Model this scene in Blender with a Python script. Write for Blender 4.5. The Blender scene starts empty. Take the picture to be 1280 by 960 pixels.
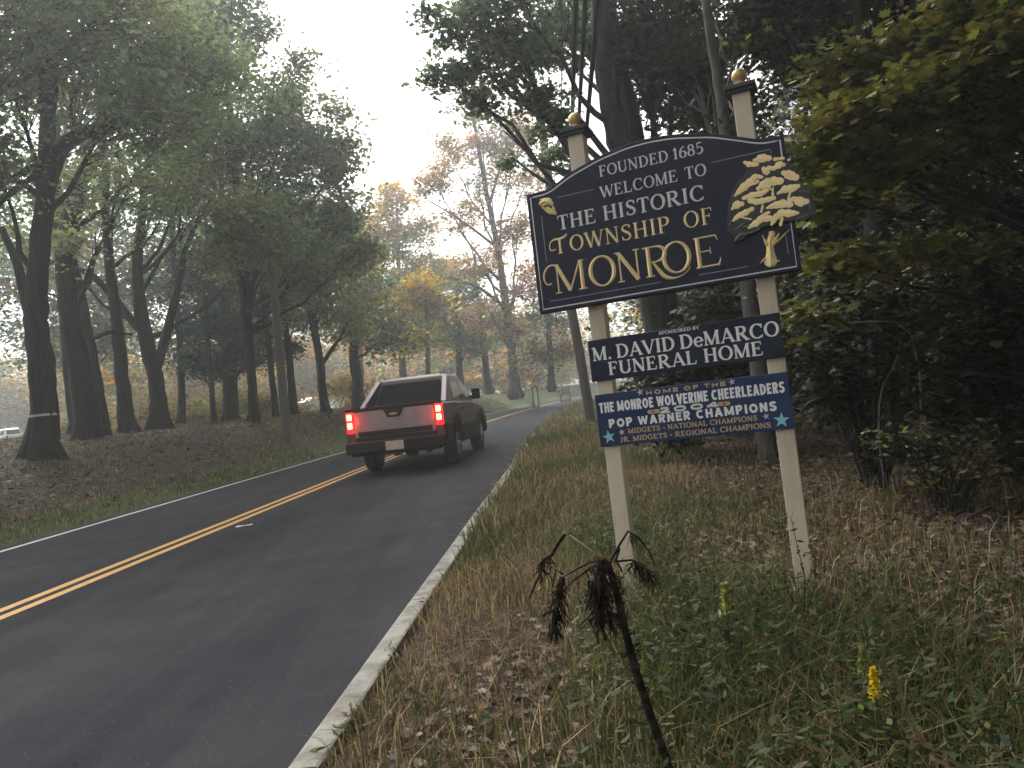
import bpy, bmesh, math, random
import numpy as np
from math import sin, cos, tan, atan, atan2, radians, pi, sqrt
from mathutils import Matrix, Vector

# ------------------------------------------------------------------ camera, sky, sun
SC = bpy.context.scene
F_PX = 967.0
ROLL = radians(6.3)
PITCH = atan(11.1 / 967.0)
EYE = 1.4
Fv = np.array([0, cos(PITCH), sin(PITCH)])
U0 = np.array([0, -sin(PITCH), cos(PITCH)])
R0 = np.array([1.0, 0, 0])
Rv = cos(ROLL) * R0 - sin(ROLL) * U0
Uv = sin(ROLL) * R0 + cos(ROLL) * U0
CAM = np.array([0, 0, EYE])
cd = bpy.data.cameras.new('camera')
cam = bpy.data.objects.new('camera', cd)
SC.collection.objects.link(cam)
cd.sensor_width = 36.0
cd.lens = 36.0 * F_PX / 1280.0
cd.clip_start = 0.05
cd.clip_end = 3000
M = Matrix(((Rv[0], Uv[0], -Fv[0], 0), (Rv[1], Uv[1], -Fv[1], 0), (Rv[2], Uv[2], -Fv[2], EYE), (0, 0, 0, 1)))
cam.matrix_world = M
SC.camera = cam

SUN_EL, SUN_AZ = radians(46), radians(-28)      # azimuth from +Y towards +X: soft light from ahead on the left
W = bpy.data.worlds.new('World')
SC.world = W
W.use_nodes = True
nt = W.node_tree
nt.nodes.clear()
sky = nt.nodes.new('ShaderNodeTexSky')
sky.sky_type = 'NISHITA'
sky.sun_disc = False
sky.sun_elevation = SUN_EL
sky.sun_rotation = SUN_AZ
sky.air_density = 1.0
sky.dust_density = 6.0
sky.ozone_density = 1.0
hs = nt.nodes.new('ShaderNodeHueSaturation')
hs.inputs['Saturation'].default_value = 0.06
bg = nt.nodes.new('ShaderNodeBackground')
bg.inputs['Strength'].default_value = 0.15
wo = nt.nodes.new('ShaderNodeOutputWorld')
nt.links.new(sky.outputs[0], hs.inputs['Color'])
nt.links.new(hs.outputs[0], bg.inputs[0])
nt.links.new(bg.outputs[0], wo.inputs[0])
sd = bpy.data.lights.new('sun', 'SUN')
sd.energy = 0.9
sd.angle = radians(22)
sd.color = (1.0, 0.98, 0.95)
so = bpy.data.objects.new('sun', sd)
SC.collection.objects.link(so)
sdir = Vector((sin(SUN_AZ) * cos(SUN_EL), cos(SUN_AZ) * cos(SUN_EL), sin(SUN_EL)))
so.rotation_euler = sdir.to_track_quat('Z', 'Y').to_euler()
so.location = (-20, 20, 30)
vs = SC.view_settings
vs.view_transform = 'Standard'
vs.look = 'None'
vs.exposure = 1.12
vs.gamma = 1.0
vs.use_curve_mapping = False
SC.cycles.max_bounces = 6
SC.cycles.transparent_max_bounces = 8
SC.cycles.volume_bounces = 2

rng = np.random.default_rng(7)
random.seed(7)

# ------------------------------------------------------------------ measuring helpers
def ray(u, v):
    d = (u - 640) * Rv + (480 - v) * Uv + F_PX * Fv
    return d / d[1]
def at(u, v, y):
    return CAM + ray(u, v) * y
def sstep(t):
    t = np.clip(t, 0, 1)
    return t * t * (3 - 2 * t)
def xc(y):                                        # yellow centre line
    y = np.asarray(y, float)
    return -5.02 + 0.07 * y + 0.0012 * np.clip(y - 20, 0, 130) ** 2 + 0.312 * np.clip(y - 150, 0, None)
def vnoise(x, y, k, seed=0):
    r = np.random.default_rng(100 + seed)
    o = 0
    for i in range(5):
        a = r.uniform(0, 2 * pi); p = r.uniform(0, 2 * pi); f = k * r.uniform(0.6, 1.7)
        o = o + np.sin((x * cos(a) + y * sin(a)) * f + p)
    return o / 5
KERB_L, KERB_R = 3.77, 3.90
def zt(x, y):
    x = np.asarray(x, float); y = np.asarray(y, float)
    s = x - xc(y)
    q = -(s + 3.3)
    k = sstep((y - 17) / 10)
    left = (1.05 + 0.33 * k) * sstep(q / (6.5 - 2.2 * k)) + (0.45 - 0.15 * k) * sstep((q - 5) / 8) + 0.10 * vnoise(x, y, 0.35, 1) * sstep(q / 4) + 0.03 * vnoise(x, y, 1.6, 2) * sstep(q / 1.5)
    r = s - KERB_R
    right = 0.036 + 0.07 * sstep(r / 1.5) + 0.45 * sstep((r - 4) / 10) + (0.035 * vnoise(x, y, 1.9, 3) + 0.02 * vnoise(x, y, 4.5, 4)) * sstep(r / 0.5)
    z = np.where(s < -3.3, left, np.where(s > KERB_R, right, -0.02))
    return z
def hit(u, v):
    d = ray(u, v)
    y = 2.0
    while y < 42:
        p = CAM + d * y
        if p[2] < float(zt(p[0], p[1])): return p
        y += 0.05
    return CAM + d * 38

# ------------------------------------------------------------------ object helpers
COL = SC.collection
def tag(o, label=None, cat=None, group=None, kind=None):
    if label: o['label'] = label
    if cat: o['category'] = cat
    if group: o['group'] = group
    if kind: o['kind'] = kind
    return o
def empty(name, loc, rz=0.0):
    o = bpy.data.objects.new(name, None)
    o.empty_display_size = 0.2
    COL.objects.link(o)
    o.location = [float(a) for a in loc]
    o.rotation_euler = (0, 0, rz)
    return o
def link_mesh(name, me, mats, parent=None):
    o = bpy.data.objects.new(name, me)
    for m in (mats if isinstance(mats, (list, tuple)) else [mats]): me.materials.append(m)
    COL.objects.link(o)
    if parent: o.parent = parent
    return o
def np_mesh(name, verts, loops, starts, totals, smooth=False):
    me = bpy.data.meshes.new(name)
    me.vertices.add(len(verts)); me.vertices.foreach_set('co', np.ascontiguousarray(verts, np.float32).ravel())
    me.loops.add(len(loops)); me.loops.foreach_set('vertex_index', np.ascontiguousarray(loops, np.int32))
    me.polygons.add(len(starts)); me.polygons.foreach_set('loop_start', np.ascontiguousarray(starts, np.int32))
    me.polygons.foreach_set('loop_total', np.ascontiguousarray(totals, np.int32))
    if smooth: me.polygons.foreach_set('use_smooth', np.ones(len(starts), bool))
    me.update(calc_edges=True)
    return me
def set_col(me, cols):
    a = me.color_attributes.new('tint', 'FLOAT_COLOR', 'POINT')
    c = np.ones((len(cols), 4), np.float32); c[:, :3] = np.clip(cols, 0, 1)
    a.data.foreach_set('color', c.ravel())

class MB:
    def __init__(s): s.v = []; s.f = []; s.sm = []
    def add(s, vs, fs, smooth=False):
        b = len(s.v)
        s.v += [tuple(map(float, p)) for p in vs]
        s.f += [[i + b for i in f] for f in fs]
        s.sm += [smooth] * len(fs)
        return s
    def box(s, c, d, rot=None, taper=None):
        hx, hy, hz = d[0] / 2, d[1] / 2, d[2] / 2
        tx, ty = taper or (1, 1)
        vs = [(-hx, -hy, -hz), (hx, -hy, -hz), (hx, hy, -hz), (-hx, hy, -hz), (-hx * tx, -hy * ty, hz), (hx * tx, -hy * ty, hz), (hx * tx, hy * ty, hz), (-hx * tx, hy * ty, hz)]
        if rot is not None: vs = [rot @ Vector(p) for p in vs]
        vs = [(p[0] + c[0], p[1] + c[1], p[2] + c[2]) for p in vs]
        return s.add(vs, [(0, 3, 2, 1), (4, 5, 6, 7), (0, 1, 5, 4), (1, 2, 6, 5), (2, 3, 7, 6), (3, 0, 4, 7)])
    def tube(s, pts, rad, k=8, cap=True, smooth=True):
        P = [Vector(p) for p in pts]; n = len(P)
        R = [rad] * n if isinstance(rad, (int, float)) else list(rad)
        vs = []; fs = []
        t0 = (P[1] - P[0]).normalized()
        nrm = t0.orthogonal().normalized()
        for i in range(n):
            t = (P[min(i + 1, n - 1)] - P[max(i - 1, 0)])
            t = t.normalized() if t.length > 1e-9 else t0
            nrm = (nrm - t * nrm.dot(t))
            nrm = nrm.normalized() if nrm.length > 1e-6 else t.orthogonal().normalized()
            b = t.cross(nrm)
            for j in range(k):
                a = 2 * pi * j / k
                vs.append(P[i] + (nrm * cos(a) + b * sin(a)) * R[i])
        for i in range(n - 1):
            for j in range(k):
                fs.append((i * k + j, i * k + (j + 1) % k, (i + 1) * k + (j + 1) % k, (i + 1) * k + j))
        s.add(vs, fs, smooth)
        if cap:
            b = len(s.v) - len(vs)
            s.f.append([b + j for j in range(k)][::-1]); s.sm.append(False)
            s.f.append([b + (n - 1) * k + j for j in range(k)]); s.sm.append(False)
        return s
    def lathe(s, prof, c=(0, 0, 0), k=20, axis='z', smooth=True):
        vs = []; fs = []; n = len(prof)
        for (r, h) in prof:
            for j in range(k):
                a = 2 * pi * j / k
                p = (r * cos(a), r * sin(a), h)
                if axis == 'x': p = (h, r * cos(a), r * sin(a))
                if axis == 'y': p = (r * sin(a), h, r * cos(a))
                vs.append((p[0] + c[0], p[1] + c[1], p[2] + c[2]))
        for i in range(n - 1):
            for j in range(k):
                fs.append((i * k + j, i * k + (j + 1) % k, (i + 1) * k + (j + 1) % k, (i + 1) * k + j))
        fs.append(tuple(range(k))[::-1]); fs.append(tuple((n - 1) * k + j for j in range(k)))
        s.add(vs, fs, smooth)
        s.sm[-1] = s.sm[-2] = False
        return s
    def prism(s, poly, fn, d0, d1):
        """poly: 2-D outline, fn(a, b, d) -> 3-D"""
        n = len(poly)
        vs = [fn(a, b, d0) for a, b in poly] + [fn(a, b, d1) for a, b in poly]
        fs = [tuple(range(n))[::-1], tuple(range(n, 2 * n))] + [(i, (i + 1) % n, n + (i + 1) % n, n + i) for i in range(n)]
        return s.add(vs, fs)
    def build(s, name, mats, parent=None, bevel=0, recalc=True):
        me = bpy.data.meshes.new(name)
        me.from_pydata(s.v, [], s.f)
        me.polygons.foreach_set('use_smooth', s.sm)
        me.update()
        if recalc or bevel:
            bm = bmesh.new(); bm.from_mesh(me)
            bmesh.ops.recalc_face_normals(bm, faces=bm.faces)
            if bevel:
                es = [e for e in bm.edges if len(e.link_faces) == 2 and e.calc_face_angle(0) > 0.5]
                bmesh.ops.bevel(bm, geom=es, offset=bevel, segments=2, affect='EDGES', profile=0.5, clamp_overlap=True)
            bm.to_mesh(me); bm.free()
        return link_mesh(name, me, mats, parent)

# ------------------------------------------------------------------ materials
def mat(name, col=(0.5, 0.5, 0.5), rough=0.6, metal=0.0, noise=None, bump=None, emit=None, spec=None, coat=0):
    """noise: (scale, colour2, lo, hi[, stretch]) ; bump: (scale, strength[, distance])"""
    m = bpy.data.materials.new(name); m.use_nodes = True
    N = m.node_tree.nodes; L = m.node_tree.links
    b = N['Principled BSDF']
    b.inputs['Base Color'].default_value = (*col, 1)
    b.inputs['Roughness'].default_value = rough
    b.inputs['Metallic'].default_value = metal
    if spec is not None: b.inputs['Specular IOR Level'].default_value = spec
    if coat: b.inputs['Coat Weight'].default_value = coat; b.inputs['Coat Roughness'].default_value = 0.08
    tc = N.new('ShaderNodeTexCoord')
    if noise:
        mp = N.new('ShaderNodeMapping'); L.new(tc.outputs['Object'], mp.inputs[0])
        if len(noise) > 4: mp.inputs['Scale'].default_value = noise[4]
        t = N.new('ShaderNodeTexNoise'); t.inputs['Scale'].default_value = noise[0]; t.inputs['Detail'].default_value = 6
        t.inputs['Roughness'].default_value = 0.65
        L.new(mp.outputs[0], t.inputs['Vector'])
        r = N.new('ShaderNodeValToRGB')
        r.color_ramp.elements[0].position = noise[2]; r.color_ramp.elements[1].position = noise[3]
        r.color_ramp.elements[0].color = (*col, 1); r.color_ramp.elements[1].color = (*noise[1], 1)
        L.new(t.outputs[0], r.inputs[0]); L.new(r.outputs[0], b.inputs['Base Color'])
    if bump:
        mp2 = N.new('ShaderNodeMapping'); L.new(tc.outputs['Object'], mp2.inputs[0])
        if len(bump) > 3: mp2.inputs['Scale'].default_value = bump[3]
        t2 = N.new('ShaderNodeTexNoise'); t2.inputs['Scale'].default_value = bump[0]; t2.inputs['Detail'].default_value = 8
        L.new(mp2.outputs[0], t2.inputs['Vector'])
        bp = N.new('ShaderNodeBump'); bp.inputs['Strength'].default_value = bump[1]
        bp.inputs['Distance'].default_value = bump[2] if len(bump) > 2 else 0.02
        L.new(t2.outputs[0], bp.inputs['Height']); L.new(bp.outputs[0], b.inputs['Normal'])
    if emit:
        b.inputs['Emission Color'].default_value = (*emit[0], 1); b.inputs['Emission Strength'].default_value = emit[1]
    return m

def leaf_mat(name, trans=0.35, rough=0.55):
    m = bpy.data.materials.new(name); m.use_nodes = True
    N = m.node_tree.nodes; L = m.node_tree.links; N.clear()
    at_ = N.new('ShaderNodeAttribute'); at_.attribute_name = 'tint'
    d = N.new('ShaderNodeBsdfPrincipled'); d.inputs['Roughness'].default_value = rough
    d.inputs['Specular IOR Level'].default_value = 0.25
    L.new(at_.outputs['Color'], d.inputs['Base Color'])
    o = N.new('ShaderNodeOutputMaterial')
    if trans:
        t = N.new('ShaderNodeBsdfTranslucent')
        g = N.new('ShaderNodeHueSaturation'); g.inputs['Value'].default_value = 1.4; g.inputs['Saturation'].default_value = 1.1
        L.new(at_.outputs['Color'], g.inputs['Color']); L.new(g.outputs[0], t.inputs['Color'])
        x = N.new('ShaderNodeMixShader'); x.inputs[0].default_value = trans
        L.new(d.outputs[0], x.inputs[1]); L.new(t.outputs[0], x.inputs[2]); L.new(x.outputs[0], o.inputs[0])
    else: L.new(d.outputs[0], o.inputs[0])
    return m

LEAF = leaf_mat('leaves', 0.6)
SHADE_LEAF = leaf_mat('shade_leaves', 0.22)  # less translucent leaf copy, putting the right wood's shade into the material
DRY = leaf_mat('dry_leaves', 0.12, 0.75)
BLADE = leaf_mat('grass_blades', 0.25, 0.6)
BARK = mat('bark', (0.014, 0.013, 0.011), 0.95, spec=0.15, noise=(5, (0.040, 0.036, 0.031), 0.35, 0.75, (1, 1, 0.25)), bump=(9, 1.0, 0.08, (1, 1, 0.2)))
BARK_PALE = mat('pale_bark', (0.06, 0.056, 0.05), 0.9, spec=0.2, noise=(6, (0.17, 0.16, 0.145), 0.35, 0.7, (1, 1, 0.3)), bump=(10, 0.8, 0.03, (1, 1, 0.25)))
BARK_MID = mat('grey_bark', (0.026, 0.024, 0.022), 0.95, spec=0.15, noise=(6, (0.085, 0.08, 0.072), 0.35, 0.7, (1, 1, 0.3)), bump=(10, 1.0, 0.05, (1, 1, 0.22)))
BARK_BARE = mat('bare_branch', (0.25, 0.23, 0.19), 0.9, noise=(12, (0.12, 0.11, 0.09), 0.4, 0.7))
BARK_DARK = mat('dark_bark', (0.014, 0.012, 0.010), 0.95, noise=(6, (0.035, 0.03, 0.026), 0.4, 0.75, (1, 1, 0.3)), bump=(9, 0.8, 0.03, (1, 1, 0.25)))

# ------------------------------------------------------------------ ground
def ground_mat():
    m = bpy.data.materials.new('ground_soil'); m.use_nodes = True
    N = m.node_tree.nodes; L = m.node_tree.links
    b = N['Principled BSDF']; b.inputs['Roughness'].default_value = 0.95; b.inputs['Specular IOR Level'].default_value = 0.1
    tc = N.new('ShaderNodeTexCoord')
    def noise(sc, det=6, ro=0.6):
        t = N.new('ShaderNodeTexNoise'); t.inputs['Scale'].default_value = sc; t.inputs['Detail'].default_value = det; t.inputs['Roughness'].default_value = ro
        L.new(tc.outputs['Object'], t.inputs['Vector']); return t.outputs[0]
    def ramp(fac, stops):
        r = N.new('ShaderNodeValToRGB'); e = r.color_ramp.elements
        e[0].position, e[0].color = stops[0][0], (*stops[0][1], 1)
        e[1].position, e[1].color = stops[-1][0], (*stops[-1][1], 1)
        for p, c in stops[1:-1]:
            k = e.new(p); k.color = (*c, 1)
        L.new(fac, r.inputs[0]); return r.outputs[0]
    def mix(f, a, c):
        x = N.new('ShaderNodeMix'); x.data_type = 'RGBA'
        L.new(f, x.inputs['Factor']); L.new(a, x.inputs['A']); L.new(c, x.inputs['B']); return x.outputs['Result']
    vor = N.new('ShaderNodeTexVoronoi'); vor.inputs['Scale'].default_value = 14; L.new(tc.outputs['Object'], vor.inputs['Vector'])
    sep = N.new('ShaderNodeSeparateColor'); L.new(vor.outputs['Color'], sep.inputs[0])
    litter = ramp(sep.outputs[0], [(0.0, (0.03, 0.022, 0.016)), (0.4, (0.06, 0.042, 0.029)), (0.75, (0.085, 0.060, 0.042)), (1.0, (0.13, 0.095, 0.068))])
    grass = ramp(noise(30, 8, 0.75), [(0.3, (0.035, 0.05, 0.015)), (0.55, (0.07, 0.085, 0.028)), (0.75, (0.14, 0.12, 0.05))])
    zone = N.new('ShaderNodeAttribute'); zone.attribute_name = 'grassy'
    ad = N.new('ShaderNodeMath'); ad.operation = 'ADD'
    n1 = noise(0.9, 8, 0.7)
    L.new(zone.outputs['Fac'], ad.inputs[0]); L.new(n1, ad.inputs[1])
    st = N.new('ShaderNodeMapRange'); st.inputs['From Min'].default_value = 0.85; st.inputs['From Max'].default_value = 1.1
    L.new(ad.outputs[0], st.inputs['Value'])
    c = mix(st.outputs[0], litter, grass)
    L.new(c, b.inputs['Base Color'])
    bp = N.new('ShaderNodeBump'); bp.inputs['Strength'].default_value = 0.9; bp.inputs['Distance'].default_value = 0.05
    L.new(noise(22, 8, 0.8), bp.inputs['Height']); L.new(bp.outputs[0], b.inputs['Normal'])
    return m

sl = np.concatenate([-np.geomspace(420, 20, 26), np.arange(-19.5, -3.4, 0.35), [-3.35, -3.3], [-3.2, 3.0, 3.80, 3.9, KERB_R], np.arange(4.0, 12, 0.16), np.arange(12.3, 25, 0.5), np.geomspace(26, 420, 24)])
yl = np.concatenate([[-60, -40, -25, -15, -10, -6, -3, -1], np.arange(0, 14, 0.16), np.arange(14, 50, 0.5), np.arange(50, 160, 2), np.geomspace(165, 420, 16)])
SG, YG = np.meshgrid(sl, yl)
XG = SG + xc(YG)
ZG = zt(XG, YG)
nv = len(sl); nl = len(yl)
idx = np.arange(nv * nl).reshape(nl, nv)
q = np.stack([idx[:-1, :-1], idx[:-1, 1:], idx[1:, 1:], idx[1:, :-1]], -1).reshape(-1, 4)
me = np_mesh('ground', np.stack([XG, YG, ZG], -1).reshape(-1, 3), q.ravel(), np.arange(len(q)) * 4, np.full(len(q), 4), True)
gz = np.zeros_like(SG)
gz = np.where(SG < -3.2, 0.75 * np.exp(-((SG + 3.6) / 1.0) ** 2) + 0.24 + 0.5 * sstep((YG - 38) / 15) * np.exp(-((SG + 6) / 5) ** 2), gz)
gz = np.where(SG > 3.8, 0.30 * np.exp(-((SG - 4.6) / 1.3) ** 2), gz)
a = me.attributes.new('grassy', 'FLOAT', 'POINT'); a.data.foreach_set('value', gz.ravel().astype(np.float32))
tag(link_mesh('ground', me, ground_mat()), kind='structure')

def strip(name, s0, s1, z, m, y0=-40, y1=420, thick=None, ny=220, parent=None, wob=0):
    ys = np.concatenate([np.linspace(y0, 60, ny), np.linspace(62, y1, 120)])
    cs = xc(ys)
    w0 = s0 + (wob * vnoise(ys, ys * 0, 3.0, 8) if wob else 0); w1 = s1 + (wob * vnoise(ys, ys * 0, 2.3, 9) if wob else 0)
    mb = MB()
    n = len(ys)
    vs = [(c + a, y, z) for c, y, a in zip(cs, ys, np.broadcast_to(w0, n))] + [(c + a, y, z) for c, y, a in zip(cs, ys, np.broadcast_to(w1, n))]
    fs = [(i, n + i, n + i + 1, i + 1) for i in range(n - 1)]
    if thick:
        vs += [(v[0], v[1], z - thick) for v in vs[:2 * n]]
        fs += [(2 * n + i, i, i + 1, 2 * n + i + 1) for i in range(n - 1)] + [(n + i, 3 * n + i, 3 * n + i + 1, n + i + 1) for i in range(n - 1)]
    mb.add(vs, fs)
    return mb.build(name, m, parent, recalc=False)

def asphalt():
    m = bpy.data.materials.new('asphalt'); m.use_nodes = True
    N = m.node_tree.nodes; L = m.node_tree.links; b = N['Principled BSDF']
    b.inputs['Specular IOR Level'].default_value = 0.08
    tc = N.new('ShaderNodeTexCoord')
    def noise(sc, det, stretch=None):
        v = tc.outputs['Object']
        if stretch:
            mp = N.new('ShaderNodeMapping'); mp.inputs['Scale'].default_value = stretch; mp.inputs['Rotation'].default_value = (0, 0, radians(4)); L.new(v, mp.inputs[0]); v = mp.outputs[0]
        t = N.new('ShaderNodeTexNoise'); t.inputs['Scale'].default_value = sc; t.inputs['Detail'].default_value = det; t.inputs['Roughness'].default_value = 0.7
        L.new(v, t.inputs['Vector']); return t.outputs[0]
    fine = noise(75, 4); big = noise(0.8, 5, (1, 0.10, 1)); mid = noise(1.1, 7)
    mx = N.new('ShaderNodeMath'); mx.operation = 'MULTIPLY_ADD'; mx.inputs[1].default_value = 0.45
    L.new(fine, mx.inputs[0]); L.new(big, mx.inputs[2])
    m2 = N.new('ShaderNodeMath'); m2.operation = 'MULTIPLY_ADD'; m2.inputs[1].default_value = 0.55
    L.new(mid, m2.inputs[0]); L.new(mx.outputs[0], m2.inputs[2])
    mr = N.new('ShaderNodeMapRange'); mr.inputs['From Min'].default_value = 0.72; mr.inputs['From Max'].default_value = 1.28
    L.new(m2.outputs[0], mr.inputs['Value'])
    r = N.new('ShaderNodeValToRGB'); e = r.color_ramp.elements
    e[0].position, e[0].color = 0.05, (0.009, 0.010, 0.013, 1); e[1].position, e[1].color = 0.95, (0.042, 0.042, 0.046, 1)
    L.new(mr.outputs[0], r.inputs[0])
    vo = N.new('ShaderNodeTexVoronoi'); vo.inputs['Scale'].default_value = 42; L.new(tc.outputs['Object'], vo.inputs['Vector'])   # pale stones in the tar
    lt = N.new('ShaderNodeMath'); lt.operation = 'LESS_THAN'; lt.inputs[1].default_value = 0.14; L.new(vo.outputs['Distance'], lt.inputs[0])
    ss = N.new('ShaderNodeSeparateColor'); L.new(vo.outputs['Color'], ss.inputs[0])
    gt = N.new('ShaderNodeMath'); gt.operation = 'GREATER_THAN'; gt.inputs[1].default_value = 0.86; L.new(ss.outputs[0], gt.inputs[0])
    ml = N.new('ShaderNodeMath'); ml.operation = 'MULTIPLY'; L.new(lt.outputs[0], ml.inputs[0]); L.new(gt.outputs[0], ml.inputs[1])
    mc = N.new('ShaderNodeMix'); mc.data_type = 'RGBA'; mc.inputs['B'].default_value = (0.13, 0.125, 0.12, 1)
    L.new(ml.outputs[0], mc.inputs['Factor']); L.new(r.outputs[0], mc.inputs['A'])
    cr = N.new('ShaderNodeTexVoronoi'); cr.feature = 'DISTANCE_TO_EDGE'; cr.inputs['Scale'].default_value = 0.22      # fine tar cracks
    wv = N.new('ShaderNodeVectorMath'); wv.operation = 'MULTIPLY_ADD'; wn = N.new('ShaderNodeTexNoise'); wn.inputs['Scale'].default_value = 1.4; wn.inputs['Detail'].default_value = 6
    L.new(tc.outputs['Object'], wn.inputs['Vector']); L.new(wn.outputs['Color'], wv.inputs[0]); wv.inputs[1].default_value = (1.6, 1.6, 0); L.new(tc.outputs['Object'], wv.inputs[2]); L.new(wv.outputs[0], cr.inputs['Vector'])
    cl_ = N.new('ShaderNodeMapRange'); cl_.inputs['From Min'].default_value = 0.0; cl_.inputs['From Max'].default_value = 0.0022; cl_.inputs['To Min'].default_value = 0.72; L.new(cr.outputs['Distance'], cl_.inputs['Value'])
    mk = N.new('ShaderNodeMix'); mk.data_type = 'RGBA'; mk.blend_type = 'MULTIPLY'; mk.inputs['Factor'].default_value = 1.0
    L.new(mc.outputs['Result'], mk.inputs['A']); L.new(cl_.outputs[0], mk.inputs['B'])
    L.new(mk.outputs['Result'], b.inputs['Base Color'])
    b.inputs['Roughness'].default_value = 0.95
    bp = N.new('ShaderNodeBump'); bp.inputs['Strength'].default_value = 0.5; bp.inputs['Distance'].default_value = 0.006
    L.new(fine, bp.inputs['Height']); L.new(bp.outputs[0], b.inputs['Normal'])
    return m
tag(strip('road', -3.28, 3.79, 0.0, asphalt()), kind='structure')
YEL = mat('yellow_paint', (0.50, 0.255, 0.035), 0.65, noise=(14, (0.20, 0.11, 0.035), 0.52, 0.78), bump=(120, 0.2, 0.004))
WHT = mat('white_paint', (0.46, 0.46, 0.45), 0.65, noise=(14, (0.35, 0.35, 0.34), 0.55, 0.8))
yl_ = strip('centre_line', -0.16, -0.05, 0.004, YEL, wob=0.006); tag(yl_, kind='structure')
tag(strip('centre_line', 0.06, 0.17, 0.004, YEL, wob=0.006), kind='structure')
tag(strip('edge_line', -3.02, -2.92, 0.004, WHT, wob=0.008), kind='structure')
CONC = mat('kerb_concrete', (0.25, 0.235, 0.20), 0.9, noise=(5.5, (0.085, 0.075, 0.06), 0.40, 0.66), bump=(30, 0.6, 0.01))
mb = MB()                                          # kerb stones butted end to end, with dark joints between them
y = -9.0
JIT = random.Random(3)
while y < 110:
    ln = 2.4 if y < 40 else 4.8
    n = 6
    ys = [y + 0.012 + (ln - 0.024) * i / n for i in range(n + 1)]
    dz = JIT.uniform(-0.006, 0.006); dx = JIT.uniform(-0.008, 0.008)
    vs = []
    for yy in ys:
        c = float(xc(yy)) + dx
        vs += [(c + KERB_L, yy, -0.05), (c + KERB_L, yy, 0.030 + dz), (c + KERB_L + 0.02, yy, 0.04 + dz), (c + KERB_R - 0.012, yy, 0.04 + dz), (c + KERB_R, yy, 0.034 + dz), (c + KERB_R, yy, -0.05)]
    fs = []
    for i in range(n):
        for j in range(5):
            fs.append((i * 6 + j, i * 6 + j + 1, (i + 1) * 6 + j + 1, (i + 1) * 6 + j))
    fs += [(0, 1, 2, 3, 4, 5), tuple(n * 6 + j for j in range(6))]
    mb.add(vs, fs)
    y += ln
tag(mb.build('kerb', CONC), kind='structure')

# haze: closed box of pale air round the scene, partly standing in for lens glare
hm = bpy.data.materials.new('haze_air'); hm.use_nodes = True
hm.node_tree.nodes.clear()
hv = hm.node_tree.nodes.new('ShaderNodeVolumePrincipled'); hv.inputs['Color'].default_value = (0.88, 0.93, 0.92, 1)
hv.inputs['Density'].default_value = 0.0021; hv.inputs['Anisotropy'].default_value = 0.55
ho = hm.node_tree.nodes.new('ShaderNodeOutputMaterial'); hm.node_tree.links.new(hv.outputs[0], ho.inputs['Volume'])
mb = MB(); mb.box((0, 170, 22), (1300, 560, 48))
tag(mb.build('haze', hm), kind='stuff')

# ------------------------------------------------------------------ leaves, trees
P_GREEN = [(0.13, 0.165, 0.07), (0.115, 0.15, 0.07), (0.15, 0.175, 0.075), (0.165, 0.175, 0.075)]
P_GREY = [(0.10, 0.125, 0.07), (0.08, 0.11, 0.062), (0.115, 0.135, 0.075)]
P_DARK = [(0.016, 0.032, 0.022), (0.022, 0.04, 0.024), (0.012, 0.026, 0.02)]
P_FOREST_SHADED = [(0.014, 0.019, 0.007), (0.019, 0.023, 0.008), (0.011, 0.016, 0.0075), (0.027, 0.025, 0.009)]  # forest greens darkened to hold the shade between the leaves
P_YG = [(0.24, 0.21, 0.04), (0.18, 0.18, 0.04), (0.30, 0.22, 0.045), (0.12, 0.14, 0.035)]
P_ORANGE = [(0.40, 0.20, 0.035), (0.46, 0.27, 0.05), (0.32, 0.17, 0.04), (0.26, 0.19, 0.04)]
P_TAN = [(0.32, 0.21, 0.11), (0.38, 0.25, 0.13), (0.26, 0.18, 0.09), (0.22, 0.18, 0.08)]
P_RED = [(0.26, 0.075, 0.05), (0.20, 0.09, 0.06), (0.28, 0.12, 0.07)]
P_RUST = [(0.20, 0.10, 0.05), (0.16, 0.09, 0.05), (0.24, 0.14, 0.07)]
P_MAPLE = [(0.11, 0.125, 0.032), (0.14, 0.145, 0.036), (0.085, 0.105, 0.028), (0.19, 0.16, 0.042)]

def shape_pts(kind):
    if kind == 'quad': return np.array([(0, -0.5), (0.32, 0.02), (0, 0.5), (-0.32, 0.02)])
    if kind == 'clump': return np.array([(0.0, -0.5), (0.30, -0.35), (0.22, -0.05), (0.5, 0.12), (0.18, 0.22), (0.05, 0.5), (-0.14, 0.2), (-0.48, 0.2), (-0.24, -0.06), (-0.36, -0.32)])
    if kind == 'maple': return np.array([(0.03, -0.5), (0.10, -0.28), (0.36, -0.34), (0.27, -0.12), (0.5, 0.08), (0.25, 0.10), (0.27, 0.34), (0.11, 0.24), (0.0, 0.52), (-0.11, 0.24), (-0.27, 0.34), (-0.25, 0.10), (-0.5, 0.08), (-0.27, -0.12), (-0.36, -0.34), (-0.10, -0.28), (-0.03, -0.5)])
    if kind == 'heart': return np.array([(0, -0.5), (0.34, -0.22), (0.46, 0.12), (0.28, 0.42), (0, 0.3), (-0.28, 0.42), (-0.46, 0.12), (-0.34, -0.22)])
    if kind == 'lance': return np.array([(0, -0.5), (0.13, -0.25), (0.17, 0.0), (0.09, 0.3), (0, 0.5), (-0.09, 0.3), (-0.17, 0.0), (-0.13, -0.25)])

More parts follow.
